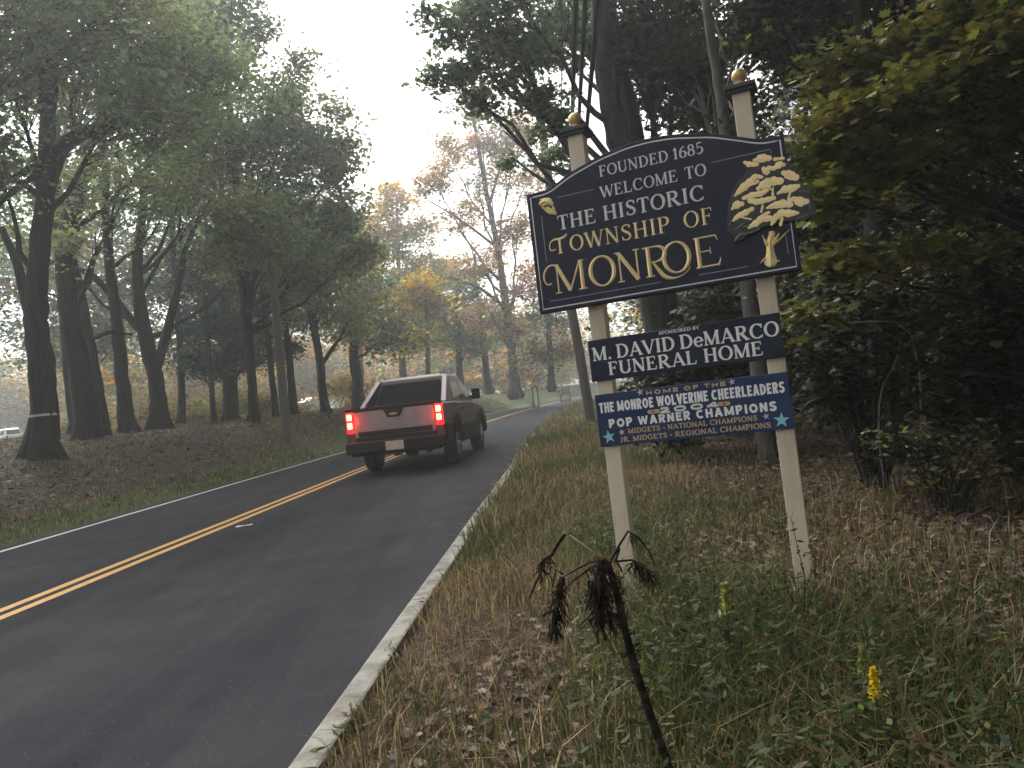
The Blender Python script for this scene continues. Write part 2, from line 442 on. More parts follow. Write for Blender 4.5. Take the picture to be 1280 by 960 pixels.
def leaf_mesh(name, C, size, cols, kind='quad', flat=0.5, curl=0.15, r=None, face=None, tilt=0.0):
    """C: Nx3 centres; size: N; cols: Nx3; flat: 0 = any direction, 1 = lying level"""
    r = r or rng
    N = len(C)
    pts = shape_pts(kind); k = len(pts)
    nz = r.normal(size=(N, 3)); nz[:, 2] = np.abs(nz[:, 2]) + 0.01
    nz = nz * (1 - flat) + np.array([0, 0, 1.0]) * flat * 1.6
    if face is not None: nz = nz + np.array(face)
    nz /= np.linalg.norm(nz, axis=1)[:, None]
    a = r.normal(size=(N, 3)); a -= nz * (a * nz).sum(1)[:, None]
    a /= np.linalg.norm(a, axis=1)[:, None]
    b = np.cross(nz, a)
    sz = np.broadcast_to(size, N)[:, None, None]
    asp = r.uniform(0.8, 1.15, N)[:, None]
    px = pts[None, :, 0] * asp
    py = np.broadcast_to(pts[None, :, 1], (N, k))
    bend = (curl * r.uniform(-0.6, 1.2, N))[:, None] * (px ** 2 * 3 + py ** 2 * 1.5)
    V = C[:, None, :] + (px[..., None] * b[:, None, :] + py[..., None] * a[:, None, :] + bend[..., None] * nz[:, None, :]) * sz
    V = V.reshape(-1, 3)
    me = np_mesh(name, V, np.arange(N * k), np.arange(N) * k, np.full(N, k))
    set_col(me, np.repeat(cols, k, axis=0))
    return me

def pick(pal, n, r, jit=0.18):
    p = np.array(pal)[r.integers(0, len(pal), n)]
    return p * (1 + r.normal(0, jit, (n, 1))) * (1 + r.normal(0, 0.05, (n, 3)))

def bez(p0, p1, p2, n):
    t = np.linspace(0, 1, n)[:, None]
    return (1 - t) ** 2 * p0 + 2 * t * (1 - t) * p1 + t ** 2 * p2

def crown_points(blobs, r, per, spread):
    """blobs: list of (centre, radii, clumps) -> clump centres by blob, leaf centres, clump index"""
    cl = []
    for (c, rad, n) in blobs:
        d = r.normal(size=(n, 3)); d /= np.linalg.norm(d, axis=1)[:, None]
        rr = r.uniform(0.05, 1, n) ** (1 / 2.3)
        cl.append(np.array(c) + d * rr[:, None] * np.array(rad))
    A = np.concatenate(cl)
    ii = np.repeat(np.arange(len(A)), per)
    csz = r.uniform(0.6, 1.4, len(A))
    off = r.normal(size=(len(ii), 3)) * np.array([spread, spread, spread * 0.55]) * 0.85 * csz[ii][:, None]
    return cl, A[ii] + off, ii

def tree(name, label, trunk, blobs, pal, leaf=0.16, per=45, spread=0.42, seed=1, bark=None, kind='clump', limbs=(), group=None,
         flat=0.35, cat='tree', twig=0.018, limb_k=0.38, pal2=None, p2=0.0, mat_leaf=None, sides=9, twigs=True):
    """trunk: list of (x, y, z, r) in world space; blobs in world space"""
    r = np.random.default_rng(seed)
    T = np.array(trunk, float)
    base = T[0, :3].copy()
    root = empty(name, base)
    tag(root, label, cat, group)
    mb = MB()
    # smooth the trunk path and roughen it a little
    P = []; R = []
    for i in range(len(T) - 1):
        for t in np.linspace(0, 1, 4, endpoint=False):
            P.append(T[i, :3] * (1 - t) + T[i + 1, :3] * t); R.append(T[i, 3] * (1 - t) + T[i + 1, 3] * t)
    P.append(T[-1, :3]); R.append(T[-1, 3])
    P = np.array(P); R = np.array(R)
    for _ in range(2): P[1:-1] = (P[:-2] + 2 * P[1:-1] + P[2:]) / 4
    R = R * (1 + r.normal(0, 0.022, len(R)))
    P[1:] += r.normal(0, 1, (len(P) - 1, 3)) * np.array([1, 1, 0.3]) * R[1:, None] * 0.07
    P0 = P[0].copy(); P0[2] -= 0.35
    mb.tube([p - base for p in [P0] + list(P)], [R[0] * 1.1] + list(R), sides)
    for j in range(5):                                    # root flare
        aa = j * 1.256 + r.uniform(-0.4, 0.4)
        d = np.array([cos(aa), sin(aa), 0])
        mb.tube([d * R[0] * 0.12 + [0, 0, R[0] * 3.0], d * R[0] * 0.32 + [0, 0, R[0] * 1.8], d * R[0] * 0.68 + [0, 0, R[0] * 0.7], d * R[0] * 1.3 + [0, 0, -0.12]], [R[0] * 0.2, R[0] * 0.34, R[0] * 0.38, R[0] * 0.2], 6)
    ends = []
    for lb in limbs:
        lb = np.array(lb, float)
        mb.tube([p - base for p in lb[:, :3]], list(lb[:, 3] * (1 + r.normal(0, 0.04, len(lb)))), 7)
        ends += [p for p in lb[len(lb) // 2:, :3]]
    cl, C, ii = crown_points(blobs, r, per, spread)
    for (c, rad, n), pts in zip(blobs, cl):
        c = np.array(c)
        k = int(np.argmin(np.abs(P[:, 2] - (base[2] + (c[2] - base[2]) * r.uniform(0.5, 0.72)))))
        k = min(k, len(P) - 1)
        s0 = P[k]
        dist = np.linalg.norm(c - s0)
        mid = (s0 + c) / 2 + np.array([0, 0, -0.10 * dist]) + r.normal(0, 0.06 * dist, 3)
        lp = bez(s0, mid, c + np.array([0, 0, rad[2] * 0.3]), 7)
        lp[1:-1] += r.normal(0, 0.018 * dist, (5, 3))
        r0 = max(R[k] * limb_k, 0.02)
        mb.tube([p - base for p in lp], list(np.linspace(r0, max(r0 * 0.25, 0.012), 7)), 6)
        if twigs:
            for q_ in pts[::2]:
                w = lp[int(r.integers(3, 7))]
                m_ = (w + q_) / 2 + r.normal(0, 0.08, 3)
                mb.tube([w - base, m_ - base, q_ - base], [twig, twig * 0.7, twig * 0.35], 4, cap=False)
    mb.build('trunk', bark or BARK, root, recalc=False)
    ncl = ii.max() + 1
    cc = pick(pal, ncl, r, 0.2)
    if pal2:
        sel = r.random(ncl) < p2
        cc[sel] = pick(pal2, int(sel.sum()), r, 0.2)
    cols = cc[ii] * (1 + r.normal(0, 0.2, (len(ii), 1)))
    sz = leaf * r.uniform(0.5, 1.6, len(C)) * r.uniform(0.75, 1.25, ii.max() + 1)[ii]
    me = leaf_mesh('crown', C - base, sz, cols, kind, flat, 0.2, r)
    link_mesh('crown', me, mat_leaf or LEAF, root)
    return root

def TP(d, pts, lean=0.0, k=1.0):
    """trunk or limb seen at pixels (u, v, width) standing at distance d; lean = metres it drifts away per point"""
    o = []
    for i, (u, v, w) in enumerate(pts):
        dd = d + lean * i
        p = at(u, v, dd)
        o.append((p[0], p[1], p[2], max(w, 1.5) * dd / F_PX / 2 * k))
    return o
def BL(d, items):
    """foliage masses (u, v, rx, ry, clumps[, extra distance[, depth radius]]) at distance d"""
    o = []
    for it in items:
        u, v, rx, ry, n = it[:5]
        dd = d + (it[5] if len(it) > 5 else 0)
        k = dd / F_PX
        o.append((at(u, v, dd), (rx * k, (it[6] if len(it) > 6 else max(rx, ry) * k * 0.8), ry * k), n))
    return o
def D(u, v): return float(hit(u, v)[1])

exec_trees = []
# --- left bank -------------------------------------------------------------
d = D(54, 572)
L1 = tree('oak_tree', 'thick dark roadside tree on the left bank with a pale band round its trunk', TP(d, [(54, 572, 44), (55, 540, 34), (56, 500, 31), (50, 450, 31), (44, 400, 27), (47, 340, 25), (56, 250, 23), (60, 170, 20), (58, 90, 15), (52, 10, 10), (50, -80, 6)]),
     BL(d, [(20, 90, 90, 70, 40), (110, 70, 90, 60, 45, 1), (0, 220, 70, 60, 26), (70, -40, 170, 60, 60), (170, 140, 80, 50, 34, -1), (60, 300, 50, 30, 10, 2)]), P_GREEN, 0.125, 78, 0.5, 11,
     limbs=[TP(d, [(58, 205, 14), (80, 176, 12), (104, 162, 10), (131, 156, 9), (144, 134, 9), (152, 116, 6)], -0.1), TP(d, [(48, 430, 17), (32, 372, 14), (22, 330, 11), (2, 285, 8)], 0.1), TP(d, [(56, 250, 10), (30, 230, 7), (5, 215, 4)], 0.2)])
b0 = L1.location
mb = MB()
p = at(55, 519, d)
mb.tube([(p[0] - 0.0 - b0[0], p[1] - b0[1], p[2] - 0.03 - b0[2]), (p[0] - b0[0], p[1] - b0[1], p[2] + 0.03 - b0[2])], 0.345, 16, cap=False)
mb.build('trunk_band', mat('pale_band', (0.5, 0.49, 0.42), 0.8, noise=(6, (0.3, 0.29, 0.25), 0.4, 0.7)), L1)
d = D(113, 550)
tree('oak_tree', 'thick dark tree right of the banded trunk, its top bending over to the right', TP(d, [(113, 550, 36), (106, 510, 29), (96, 450, 26), (88, 400, 24), (80, 335, 22), (92, 255, 20), (105, 210, 17), (122, 194, 13), (142, 190, 7)]),
     BL(d, [(170, 230, 90, 45, 40), (240, 160, 90, 60, 50, 2), (200, 60, 90, 60, 45, 2), (120, 300, 60, 30, 8, 3)]), P_GREEN, 0.125, 78, 0.5, 12)
d = D(98, 546) + 1.5
tree('oak_tree', 'straight dark trunk half hidden behind the tree with the bent top', TP(d, [(98, 545, 22), (90, 480, 18), (84, 420, 15), (76, 340, 13), (70, 250, 10), (72, 150, 6)]),
     BL(d, [(60, 170, 80, 60, 34, 2), (110, 120, 80, 60, 30, 4)]), P_GREY, 0.125, 95, 0.5, 13)
d = D(131, 545)
tree('oak_tree', 'slim dark tree leaning left beside the tree with the bent top', TP(d, [(131, 545, 17), (122, 480, 14), (110, 420, 12), (100, 360, 11), (84, 290, 9), (70, 220, 6)]),
     BL(d + 4, [(40, 330, 60, 35, 14), (110, 230, 70, 40, 20)]), P_GREY, 0.16, 40, 0.5, 14, limbs=[TP(d, [(112, 425, 7), (135, 415, 5), (165, 418, 3)])])
d = D(161, 540)
tree('oak_tree', 'tall even trunk in the middle of the left wood', TP(d, [(161, 541, 24), (156, 500, 18), (150, 440, 16), (146, 400, 14), (138, 340, 12), (132, 260, 10), (130, 160, 7)]),
     BL(d, [(150, 190, 90, 60, 46, 2), (220, 240, 80, 50, 36, 3), (120, 100, 80, 60, 34, 3)]), P_GREEN, 0.125, 78, 0.5, 15)
d = D(200, 537)
tree('oak_tree', 'forked tree with a long limb reaching left over the bank', TP(d, [(200, 537, 28), (198, 500, 20), (192, 460, 19), (180, 412, 18), (173, 370, 15), (171, 320, 13), (180, 250, 10), (186, 180, 6)]),
     BL(d, [(270, 250, 80, 50, 46), (300, 160, 80, 60, 50, 1), (200, 150, 70, 50, 30, 2), (330, 320, 60, 40, 26, 1), (90, 340, 40, 20, 6), (260, 200, 70, 50, 50, -1)]), P_GREEN, 0.125, 78, 0.48, 16,
     limbs=[TP(d, [(182, 418, 12), (160, 395, 11), (140, 368, 10), (118, 346, 8), (95, 334, 5)]), TP(d, [(194, 465, 13), (208, 420, 12), (222, 360, 10), (232, 310, 7), (250, 270, 5)], 0.1)])
d = D(226, 530) + 1
tree('oak_tree', 'slim dark trunk just right of the forked tree', TP(d, [(226, 530, 11), (228, 490, 9), (226, 430, 8), (218, 350, 7), (215, 260, 5)]),
     BL(d + 2, [(220, 300, 60, 40, 22), (260, 350, 50, 30, 16)]), P_GREY, 0.16, 40, 0.5, 17)
d = D(290, 526)
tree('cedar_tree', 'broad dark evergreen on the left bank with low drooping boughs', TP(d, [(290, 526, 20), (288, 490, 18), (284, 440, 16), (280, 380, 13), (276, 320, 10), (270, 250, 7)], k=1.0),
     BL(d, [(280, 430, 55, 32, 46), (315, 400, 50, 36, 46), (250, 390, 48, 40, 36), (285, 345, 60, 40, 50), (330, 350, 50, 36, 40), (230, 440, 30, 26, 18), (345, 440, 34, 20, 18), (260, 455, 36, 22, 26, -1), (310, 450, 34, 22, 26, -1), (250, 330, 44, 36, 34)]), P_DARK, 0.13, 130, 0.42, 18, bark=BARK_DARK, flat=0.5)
mb_d = D(268, 530)
tree('cedar_tree', 'thin dark stem to the left of the broad evergreen', TP(mb_d, [(268, 530, 8), (266, 500, 7), (262, 450, 6), (258, 400, 5), (252, 350, 4)]), BL(mb_d + 1, [(256, 400, 26, 26, 14), (245, 450, 22, 16, 8)]), P_DARK, 0.13, 80, 0.4, 19, bark=BARK_DARK)
d = D(345, 519) + 1
tree('oak_tree', 'dark trunk close behind the left roadside pole', TP(d, [(345, 519, 9), (341, 480, 8), (337, 440, 7), (330, 380, 6), (322, 300, 4)]), BL(d, [(340, 340, 40, 30, 20), (370, 380, 40, 26, 20, 1)]), P_GREY, 0.17, 45, 0.5, 20)
d = D(367, 515) + 2
tree('oak_tree', 'short dark trunk on the bank between the left pole and the parked grey car', TP(d, [(367, 515, 12), (365, 490, 10), (362, 450, 9), (356, 400, 7), (350, 340, 5)]), BL(d, [(375, 390, 44, 30, 22), (400, 330, 50, 36, 30, 2)]), P_GREY, 0.18, 45, 0.55, 21)
d = D(407, 512)
tree('oak_tree', 'dark leaning trunk on the bank right beside the parked grey car', TP(d, [(407, 513, 13), (403, 485, 11), (400, 455, 10), (393, 410, 9), (384, 370, 8), (372, 330, 6), (360, 280, 4)]),
     BL(d, [(400, 370, 40, 28, 26), (440, 400, 44, 26, 24, 2), (350, 290, 60, 40, 40), (400, 280, 46, 50, 40, 1), (430, 340, 40, 40, 30, 2), (380, 200, 50, 50, 34, -1), (335, 140, 50, 50, 30, -2)]), P_GREEN, 0.14, 72, 0.55, 22,
     limbs=[TP(d, [(402, 456, 6), (418, 432, 5), (430, 415, 3)])])
d = 48.0
tree('oak_tree', 'stout trunk beyond the bank just left of the pickup tail', TP(d, [(449, 508, 18), (446, 480, 15), (443, 450, 12), (440, 410, 9), (438, 360, 6)]), BL(d, [(450, 400, 44, 30, 34), (490, 420, 36, 22, 24), (460, 350, 40, 30, 26, 2)]), P_YG, 0.24, 46, 0.7, 23, pal2=P_GREY, p2=0.6)
# big near canopy over the upper left
d = 17.5
b_ = at(-90, 610, d); b_[2] = float(zt(b_[0], b_[1]))
tree('oak_tree', 'big green tree at the far left edge whose boughs cover the upper left sky', [(b_[0], b_[1], b_[2], 0.36), (b_[0] + 0.3, b_[1], 4, 0.3), (b_[0] + 0.9, b_[1] + 0.3, 8, 0.24), (b_[0] + 1.6, b_[1], 12, 0.16), (b_[0] + 2, b_[1], 15, 0.1)],
     BL(d, [(20, 30, 100, 80, 54), (140, 30, 110, 70, 58, 2), (255, 95, 80, 60, 44, 4), (-60, 150, 80, 100, 50), (60, -90, 200, 70, 70), (200, 110, 70, 40, 44, 3)]), P_GREEN, 0.11, 84, 0.45, 24)
d = 30.0
b_ = at(318, 525, d); b_[2] = float(zt(b_[0], b_[1]))
tree('oak_tree', 'tall green tree above the left pole with ragged boughs against the white sky', TP(d, [(318, 522, 14), (314, 470, 12), (308, 400, 14), (300, 300, 12), (292, 200, 10), (284, 100, 8), (280, 0, 5)]),
     BL(d, [(280, 60, 60, 60, 44), (360, 125, 46, 42, 30), (330, 190, 70, 50, 50), (395, 190, 42, 34, 30), (275, 0, 50, 40, 30), (325, 30, 22, 22, 9), (372, 80, 22, 16, 8), (420, 150, 20, 18, 8), (415, 215, 26, 22, 12), (350, 260, 60, 40, 40), (240, 30, 70, 60, 40), (430, 185, 14, 14, 6), (420, 270, 40, 30, 34), (380, 330, 50, 34, 40), (300, 310, 60, 30, 36), (450, 320, 30, 24, 20), (332, 296, 44, 30, 34, -5), (300, 270, 40, 26, 20, -5)]), P_GREEN, 0.14, 90, 0.5, 25, sides=8)

# --- across the middle -----------------------------------------------------
d = 62.0
tree('maple_tree', 'tall sparse tree with peach autumn leaves beside the road bend, standing alone', TP(d, [(645, 494, 17), (643, 478, 13), (640, 440, 11), (633, 385, 10), (624, 320, 8), (610, 250, 6), (597, 180, 5), (588, 120, 3)]),
     BL(d, [(560, 190, 26, 24, 20), (590, 130, 34, 24, 26), (640, 170, 34, 30, 34), (600, 190, 30, 26, 26), (545, 230, 26, 18, 18), (615, 230, 34, 24, 14), (660, 230, 24, 20, 16), (575, 270, 36, 20, 16), (640, 290, 36, 24, 22), (600, 330, 44, 24, 26), (660, 350, 34, 30, 30), (610, 390, 34, 26, 26), (650, 410, 26, 20, 18)]), P_TAN, 0.21, 78, 0.6, 31,
     bark=BARK_PALE, pal2=P_ORANGE, p2=0.35, limb_k=0.4, twig=0.035,
     limbs=[TP(d, [(622, 310, 4), (590, 285, 3.2), (560, 265, 2.4), (535, 250, 1.6)]), TP(d, [(633, 385, 5), (600, 360, 4), (560, 345, 2.6)]), TP(d, [(612, 255, 4), (628, 200, 3), (640, 150, 2)])])
d = 70.0
tree('maple_tree', 'dark trunk left of the tall peach tree under yellow leaves', TP(d, [(611, 488, 11), (608, 465, 9), (604, 430, 8), (598, 380, 5), (592, 330, 4)]), BL(d, [(560, 400, 40, 30, 34), (600, 420, 40, 26, 30), (540, 350, 34, 26, 26), (520, 420, 40, 26, 30)]), P_YG, 0.24, 60, 0.8, 32, pal2=P_GREY, p2=0.5)
d = 75.0
tree('maple_tree', 'orange and gold tree rising behind the pickup roof', TP(d, [(505, 492, 10), (503, 450, 9), (500, 400, 7), (498, 330, 5), (496, 260, 3)]), BL(d, [(490, 250, 26, 28, 24), (520, 300, 34, 30, 34), (475, 300, 30, 34, 44), (535, 345, 40, 28, 60), (455, 380, 40, 30, 44), (500, 370, 50, 34, 74), (470, 420, 40, 24, 40), (540, 410, 40, 24, 40)]), P_ORANGE, 0.25, 95, 0.75, 33, bark=BARK_PALE, pal2=P_YG, p2=0.45)
d = 56.0
tree('maple_tree', 'small golden tree glowing low over the pickup cab', TP(d, [(536, 490, 7), (535, 450, 6), (533, 400, 4), (531, 360, 3)]), BL(d, [(525, 355, 26, 18, 30), (545, 380, 20, 16, 20), (505, 385, 24, 16, 20), (525, 420, 34, 18, 26)]), [(0.46, 0.30, 0.05), (0.40, 0.24, 0.045), (0.34, 0.25, 0.06)], 0.2, 60, 0.6, 37, bark=BARK_PALE, pal2=P_YG, p2=0.4)
d = 80.0
tree('maple_tree', 'rust red tree in the gap left of the orange tree', TP(d, [(452, 498, 8), (450, 440, 7), (448, 380, 5), (447, 290, 3)]), BL(d, [(445, 290, 26, 26, 26), (455, 340, 34, 30, 30), (470, 260, 12, 20, 6)]), P_RUST, 0.25, 60, 0.75, 34, pal2=P_RED, p2=0.4)
d = 66.0
tree('oak_tree', 'rounded green tree over the middle of the road behind the pickup', TP(d, [(576, 490, 10), (574, 450, 8), (572, 400, 6), (570, 350, 4)]), BL(d, [(575, 360, 30, 26, 34), (560, 400, 34, 28, 36), (590, 430, 26, 18, 20)]), P_GREEN, 0.22, 70, 0.75, 35, pal2=P_GREY, p2=0.3)
d = 58.0
tree('oak_tree', 'leafy green tree at the road bend between the peach tree and the right pole', TP(d, [(690, 484, 10), (688, 450, 8), (685, 400, 6), (682, 350, 4)]), BL(d, [(690, 400, 30, 26, 30), (700, 440, 26, 18, 22), (670, 440, 26, 18, 20), (705, 350, 30, 30, 26)]), P_GREEN, 0.21, 60, 0.7, 36, pal2=P_TAN, p2=0.4)

# --- right of the road -----------------------------------------------------
d = 13.0
bx = at(838, 520, d); bx[2] = float(zt(bx[0], bx[1]))
tree('oak_tree', 'massive grey trunk rising directly behind the welcome sign', [(bx[0], bx[1], bx[2], 0.36)] + TP(d, [(828, 430, 38), (816, 370, 35), (800, 290, 33), (785, 220, 31), (770, 160, 29), (757, 100, 26), (750, 40, 24), (748, -40, 20), (742, -140, 16)]),
     BL(d, [(590, 40, 60, 30, 34), (560, 100, 36, 26, 16), (650, 60, 60, 40, 44), (610, 90, 50, 26, 26), (680, 140, 46, 34, 34), (640, -20, 80, 40, 50), (545, 20, 26, 18, 8), (640, 200, 16, 12, 5, 2), (700, 40, 50, 50, 40, 2), (600, 130, 24, 12, 8), (690, 200, 24, 16, 12, 2)]), P_GREY, 0.085, 42, 0.17, 41, bark=BARK_MID, twig=0.012, limb_k=0.3)
d = 15.0
bx = at(850, 510, d); bx[2] = float(zt(bx[0], bx[1]))
tree('oak_tree', 'dark trunk close behind the massive grey trunk, leaning the same way', [(bx[0], bx[1], bx[2], 0.3)] + TP(d, [(842, 430, 28), (828, 340, 26), (808, 240, 25), (792, 160, 24), (776, 90, 22), (762, 20, 20), (750, -60, 16)]),
     BL(d, [(800, 60, 60, 50, 44), (850, 120, 60, 50, 50, 1), (840, 30, 60, 50, 50, 1), (750, 250, 26, 20, 10, 4), (720, 30, 50, 40, 30, 3), (820, -60, 120, 50, 60)]), P_FOREST_SHADED, 0.12, 46, 0.28, 42)
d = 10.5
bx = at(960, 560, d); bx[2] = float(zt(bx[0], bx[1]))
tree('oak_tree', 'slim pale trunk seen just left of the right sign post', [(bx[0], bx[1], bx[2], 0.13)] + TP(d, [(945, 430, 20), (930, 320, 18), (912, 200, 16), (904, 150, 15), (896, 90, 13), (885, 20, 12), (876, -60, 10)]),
     BL(d, [(880, 80, 50, 40, 34, 3), (930, 40, 60, 40, 44, 2), (900, 140, 50, 30, 30, 4), (900, -50, 80, 40, 40, 1)]), P_FOREST_SHADED, 0.11, 46, 0.25, 43, bark=BARK_PALE)
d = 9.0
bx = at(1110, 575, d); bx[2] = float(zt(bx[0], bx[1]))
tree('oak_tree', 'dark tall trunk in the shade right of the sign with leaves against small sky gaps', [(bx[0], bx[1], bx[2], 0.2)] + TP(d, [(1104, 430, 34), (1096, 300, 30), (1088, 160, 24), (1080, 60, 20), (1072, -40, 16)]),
     BL(d, [(1020, 60, 60, 50, 60, 1), (1060, 150, 60, 40, 44, 2), (1150, 20, 90, 40, 60, 2), (960, 30, 40, 40, 30, 1), (1230, 90, 80, 60, 60, 3), (1100, -60, 160, 40, 60, 0)]), P_FOREST_SHADED, 0.11, 48, 0.22, 44, bark=BARK_DARK, pal2=P_MAPLE, p2=0.15)
d = 6.3
bx = at(1480, 600, d); bx[2] = float(zt(bx[0], bx[1]))
tree('maple_tree', 'yellow green maple on the right whose leafy boughs droop over the sign edge', [(bx[0], bx[1], bx[2], 0.14), (bx[0] - 0.05, bx[1], 1.5, 0.12), (bx[0] - 0.1, bx[1] + 0.2, 3.0, 0.10), (bx[0] - 0.2, bx[1] + 0.2, 4.6, 0.06), (bx[0] - 0.3, bx[1] + 0.2, 5.4, 0.03)],
     BL(d, [(1060, 160, 60, 22, 26), (1040, 200, 44, 30, 22), (1110, 150, 60, 30, 26), (1180, 110, 70, 30, 30), (1250, 70, 60, 24, 26), (1040, 250, 40, 20, 18, -0.2), (1100, 210, 60, 24, 22), (1070, 330, 60, 20, 14), (1150, 320, 60, 18, 12), (1180, 220, 60, 30, 12, 0.6), (1240, 180, 40, 30, 10, 0.6), (1230, 310, 60, 24, 8, 0.5), (1020, 390, 30, 16, 6), (1130, 70, 60, 24, 16, 0.8), (1040, 90, 40, 24, 14, 0.8), (1200, 20, 70, 24, 18, 0.5), (1270, 130, 50, 30, 14, 0.2), (1200, 170, 60, 24, 12, 0.3)]),
     P_MAPLE, 0.085, 44, 0.16, 45, kind='maple', flat=0.55, twig=0.006, limb_k=0.22, pal2=[(0.17, 0.15, 0.04), (0.13, 0.135, 0.035)], p2=0.3, mat_leaf=SHADE_LEAF)
d = 7.0
bx = at(1500, 590, d); bx[2] = float(zt(bx[0], bx[1]))
tree('maple_tree', 'maple with orange tinted leaves in the top right corner', [(bx[0], bx[1], bx[2], 0.15), (bx[0], bx[1], 2.5, 0.12), (bx[0] - 0.2, bx[1], 4.6, 0.08), (bx[0] - 0.4, bx[1], 5.6, 0.04)],
     BL(d, [(1235, 50, 50, 22, 24, -0.4), (1180, 60, 30, 16, 8, -0.3), (1270, 110, 30, 24, 12), (1280, 20, 60, 30, 20)]), P_ORANGE, 0.09, 30, 0.15, 46, kind='maple', flat=0.55, twig=0.007, limb_k=0.25, pal2=P_MAPLE, p2=0.8, mat_leaf=SHADE_LEAF)

# --- masses no one could count ----------------------------------------------
def mass(name, blobs, pal, leaf, per, spread, seed, kind='clump', flat=0.35, pal2=None, p2=0, lm=None):
    r = np.random.default_rng(seed)
    cl, C, ii = crown_points(blobs, r, per, spread)
    cc = pick(pal, ii.max() + 1, r, 0.25)
    if pal2:
        sel = r.random(len(cc)) < p2; cc[sel] = pick(pal2, int(sel.sum()), r, 0.2)
    keep = C[:, 2] > zt(C[:, 0], C[:, 1]) - 0.02
    C = C[keep]; ii = ii[keep]
    me = leaf_mesh(name, C, leaf * r.uniform(0.6, 1.4, len(C)), cc[ii] * (1 + r.normal(0, 0.2, (len(ii), 1))), kind, flat, 0.2, r)
    return tag(link_mesh(name, me, lm or LEAF), kind='stuff')

r = np.random.default_rng(5)
# far autumn wood behind the left bank and round the bend
bl = []
for i in range(240):
    y_ = r.uniform(75, 150) if i < 170 else r.uniform(112, 160)
    u = r.uniform(-260, 800) if i < 170 else r.uniform(560, 780)
    if (u < 70 or 325 < u < 475) and y_ < 112: continue
    p = at(u, 500, y_)
    g = float(zt(p[0], p[1]))
    if p[0] - float(xc(y_)) > -7 and p[0] - float(xc(y_)) < 8: continue
    h = r.uniform(6, 17)
    bl.append(((p[0], y_, g + h * 0.5), (r.uniform(3, 6), 4, h * 0.5), 34))
for i in range(60):                                # the same wood on the outside of the bend
    y_ = r.uniform(45, 150); x_ = float(xc(y_)) + 10 + r.uniform(0, 30); h = r.uniform(6, 16)
    if x_ - 4 < 0.125 * y_: continue
    bl.append(((x_, y_, float(zt(x_, y_)) + h * 0.5), (r.uniform(3, 5), 4, h * 0.5), 34))
for i in range(46):
    y_ = r.uniform(114, 150); u = r.uniform(-40, 110) if i < 16 else r.uniform(310, 490); h = r.uniform(9, 20)
    p = at(u, 500, y_); bl.append(((p[0], y_, float(zt(p[0], y_)) + h * 0.5), (r.uniform(4, 7), 4, h * 0.5), 44))
bl_a = bl[::3]; bl_b = bl[1::3]; bl_c = bl[2::3]
mass('far_wood', bl_a, P_YG, 0.5, 26, 1.1, 51, pal2=P_TAN, p2=0.4)
mass('far_wood', bl_b, P_ORANGE, 0.5, 26, 1.1, 52, pal2=P_TAN, p2=0.4)
mass('far_wood', bl_c, P_GREY, 0.5, 26, 1.1, 53, pal2=P_YG, p2=0.3)
# brush at eye level behind the left trees
bl = []
for i in range(60):
    y_ = r.uniform(52, 74); u = r.uniform(-120, 470)
    if -60 < u < 48 or 372 < u < 424: continue
    p = at(u, 500, y_); g = float(zt(p[0], p[1]))
    h = r.uniform(0.6, 2.4)
    bl.append(((p[0], y_, g + h * 0.5), (r.uniform(1, 2.4), 1.5, h * 0.5), 12))
mass('brush', bl, P_YG, 0.28, 30, 0.55, 54, pal2=P_RUST, p2=0.35)
# mid-distance canopy filling behind the left trees
bl = []
for i in range(90):
    y_ = r.uniform(44, 66); u = r.uniform(-150, 430)
    p = at(u, 500, y_); g = float(zt(p[0], p[1]))
    bl.append(((p[0], y_, g + r.uniform(6.5, 16)), (r.uniform(2, 4), 3, r.uniform(1.5, 3)), 30))
mass('wood_canopy', bl, P_GREY, 0.26, 30, 0.75, 55, pal2=P_RUST, p2=0.12)
# dark wood on the right: layers from the sign back to the deep shade
bl = []
for i in range(330):
    y_ = r.uniform(8.5, 42); s_ = r.uniform(4.2, 30)
    x_ = float(xc(y_)) + s_ + 1.5
    if x_ < 0.15 * y_ + 1.7: continue
    g = float(zt(x_, y_)); h = r.uniform(0.5, 11)
    if x_ < 0.27 * y_ + 1.2: h = r.uniform(0.4, 4.5)
    bl.append(((x_, y_, g + h), (r.uniform(0.9, 2.0), r.uniform(0.9, 2), r.uniform(0.6, 1.3)), 26))
for i in range(130):
    y_ = r.uniform(12, 46); x_ = 0.34 * y_ + 4 + r.uniform(0, 26)
    bl.append(((x_, y_, float(zt(x_, y_)) + r.uniform(0.5, 14)), (r.uniform(1.2, 2.4), 1.6, r.uniform(1.0, 1.8)), 26))
mass('dark_wood', bl, P_FOREST_SHADED, 0.15, 34, 0.38, 56, pal2=P_MAPLE, p2=0.06, lm=SHADE_LEAF)
bl = []
for i in range(110):
    y_ = r.uniform(9.5, 34); x_ = r.uniform(0.17 * y_ + 1.6, 0.30 * y_ + 14)
    g = float(zt(x_, y_)); h = r.uniform(0.2, 1.3)
    bl.append(((x_, y_, g + h * 0.6), (r.uniform(0.5, 1.2), 0.8, h * 0.6), 20))
for u, v, k in [(812, 500, 14), (850, 480, 16), (900, 470, 16), (930, 500, 14), (870, 430, 14), (960, 440, 14), (910, 400, 10), (840, 520, 10)]:
    p = at(u, v, 11.6); bl.append(((p[0], p[1], p[2]), (0.5, 0.4, 0.45), k * 2))
mass('undergrowth', bl, P_FOREST_SHADED, 0.10, 34, 0.22, 57, pal2=P_MAPLE, p2=0.10, lm=SHADE_LEAF)
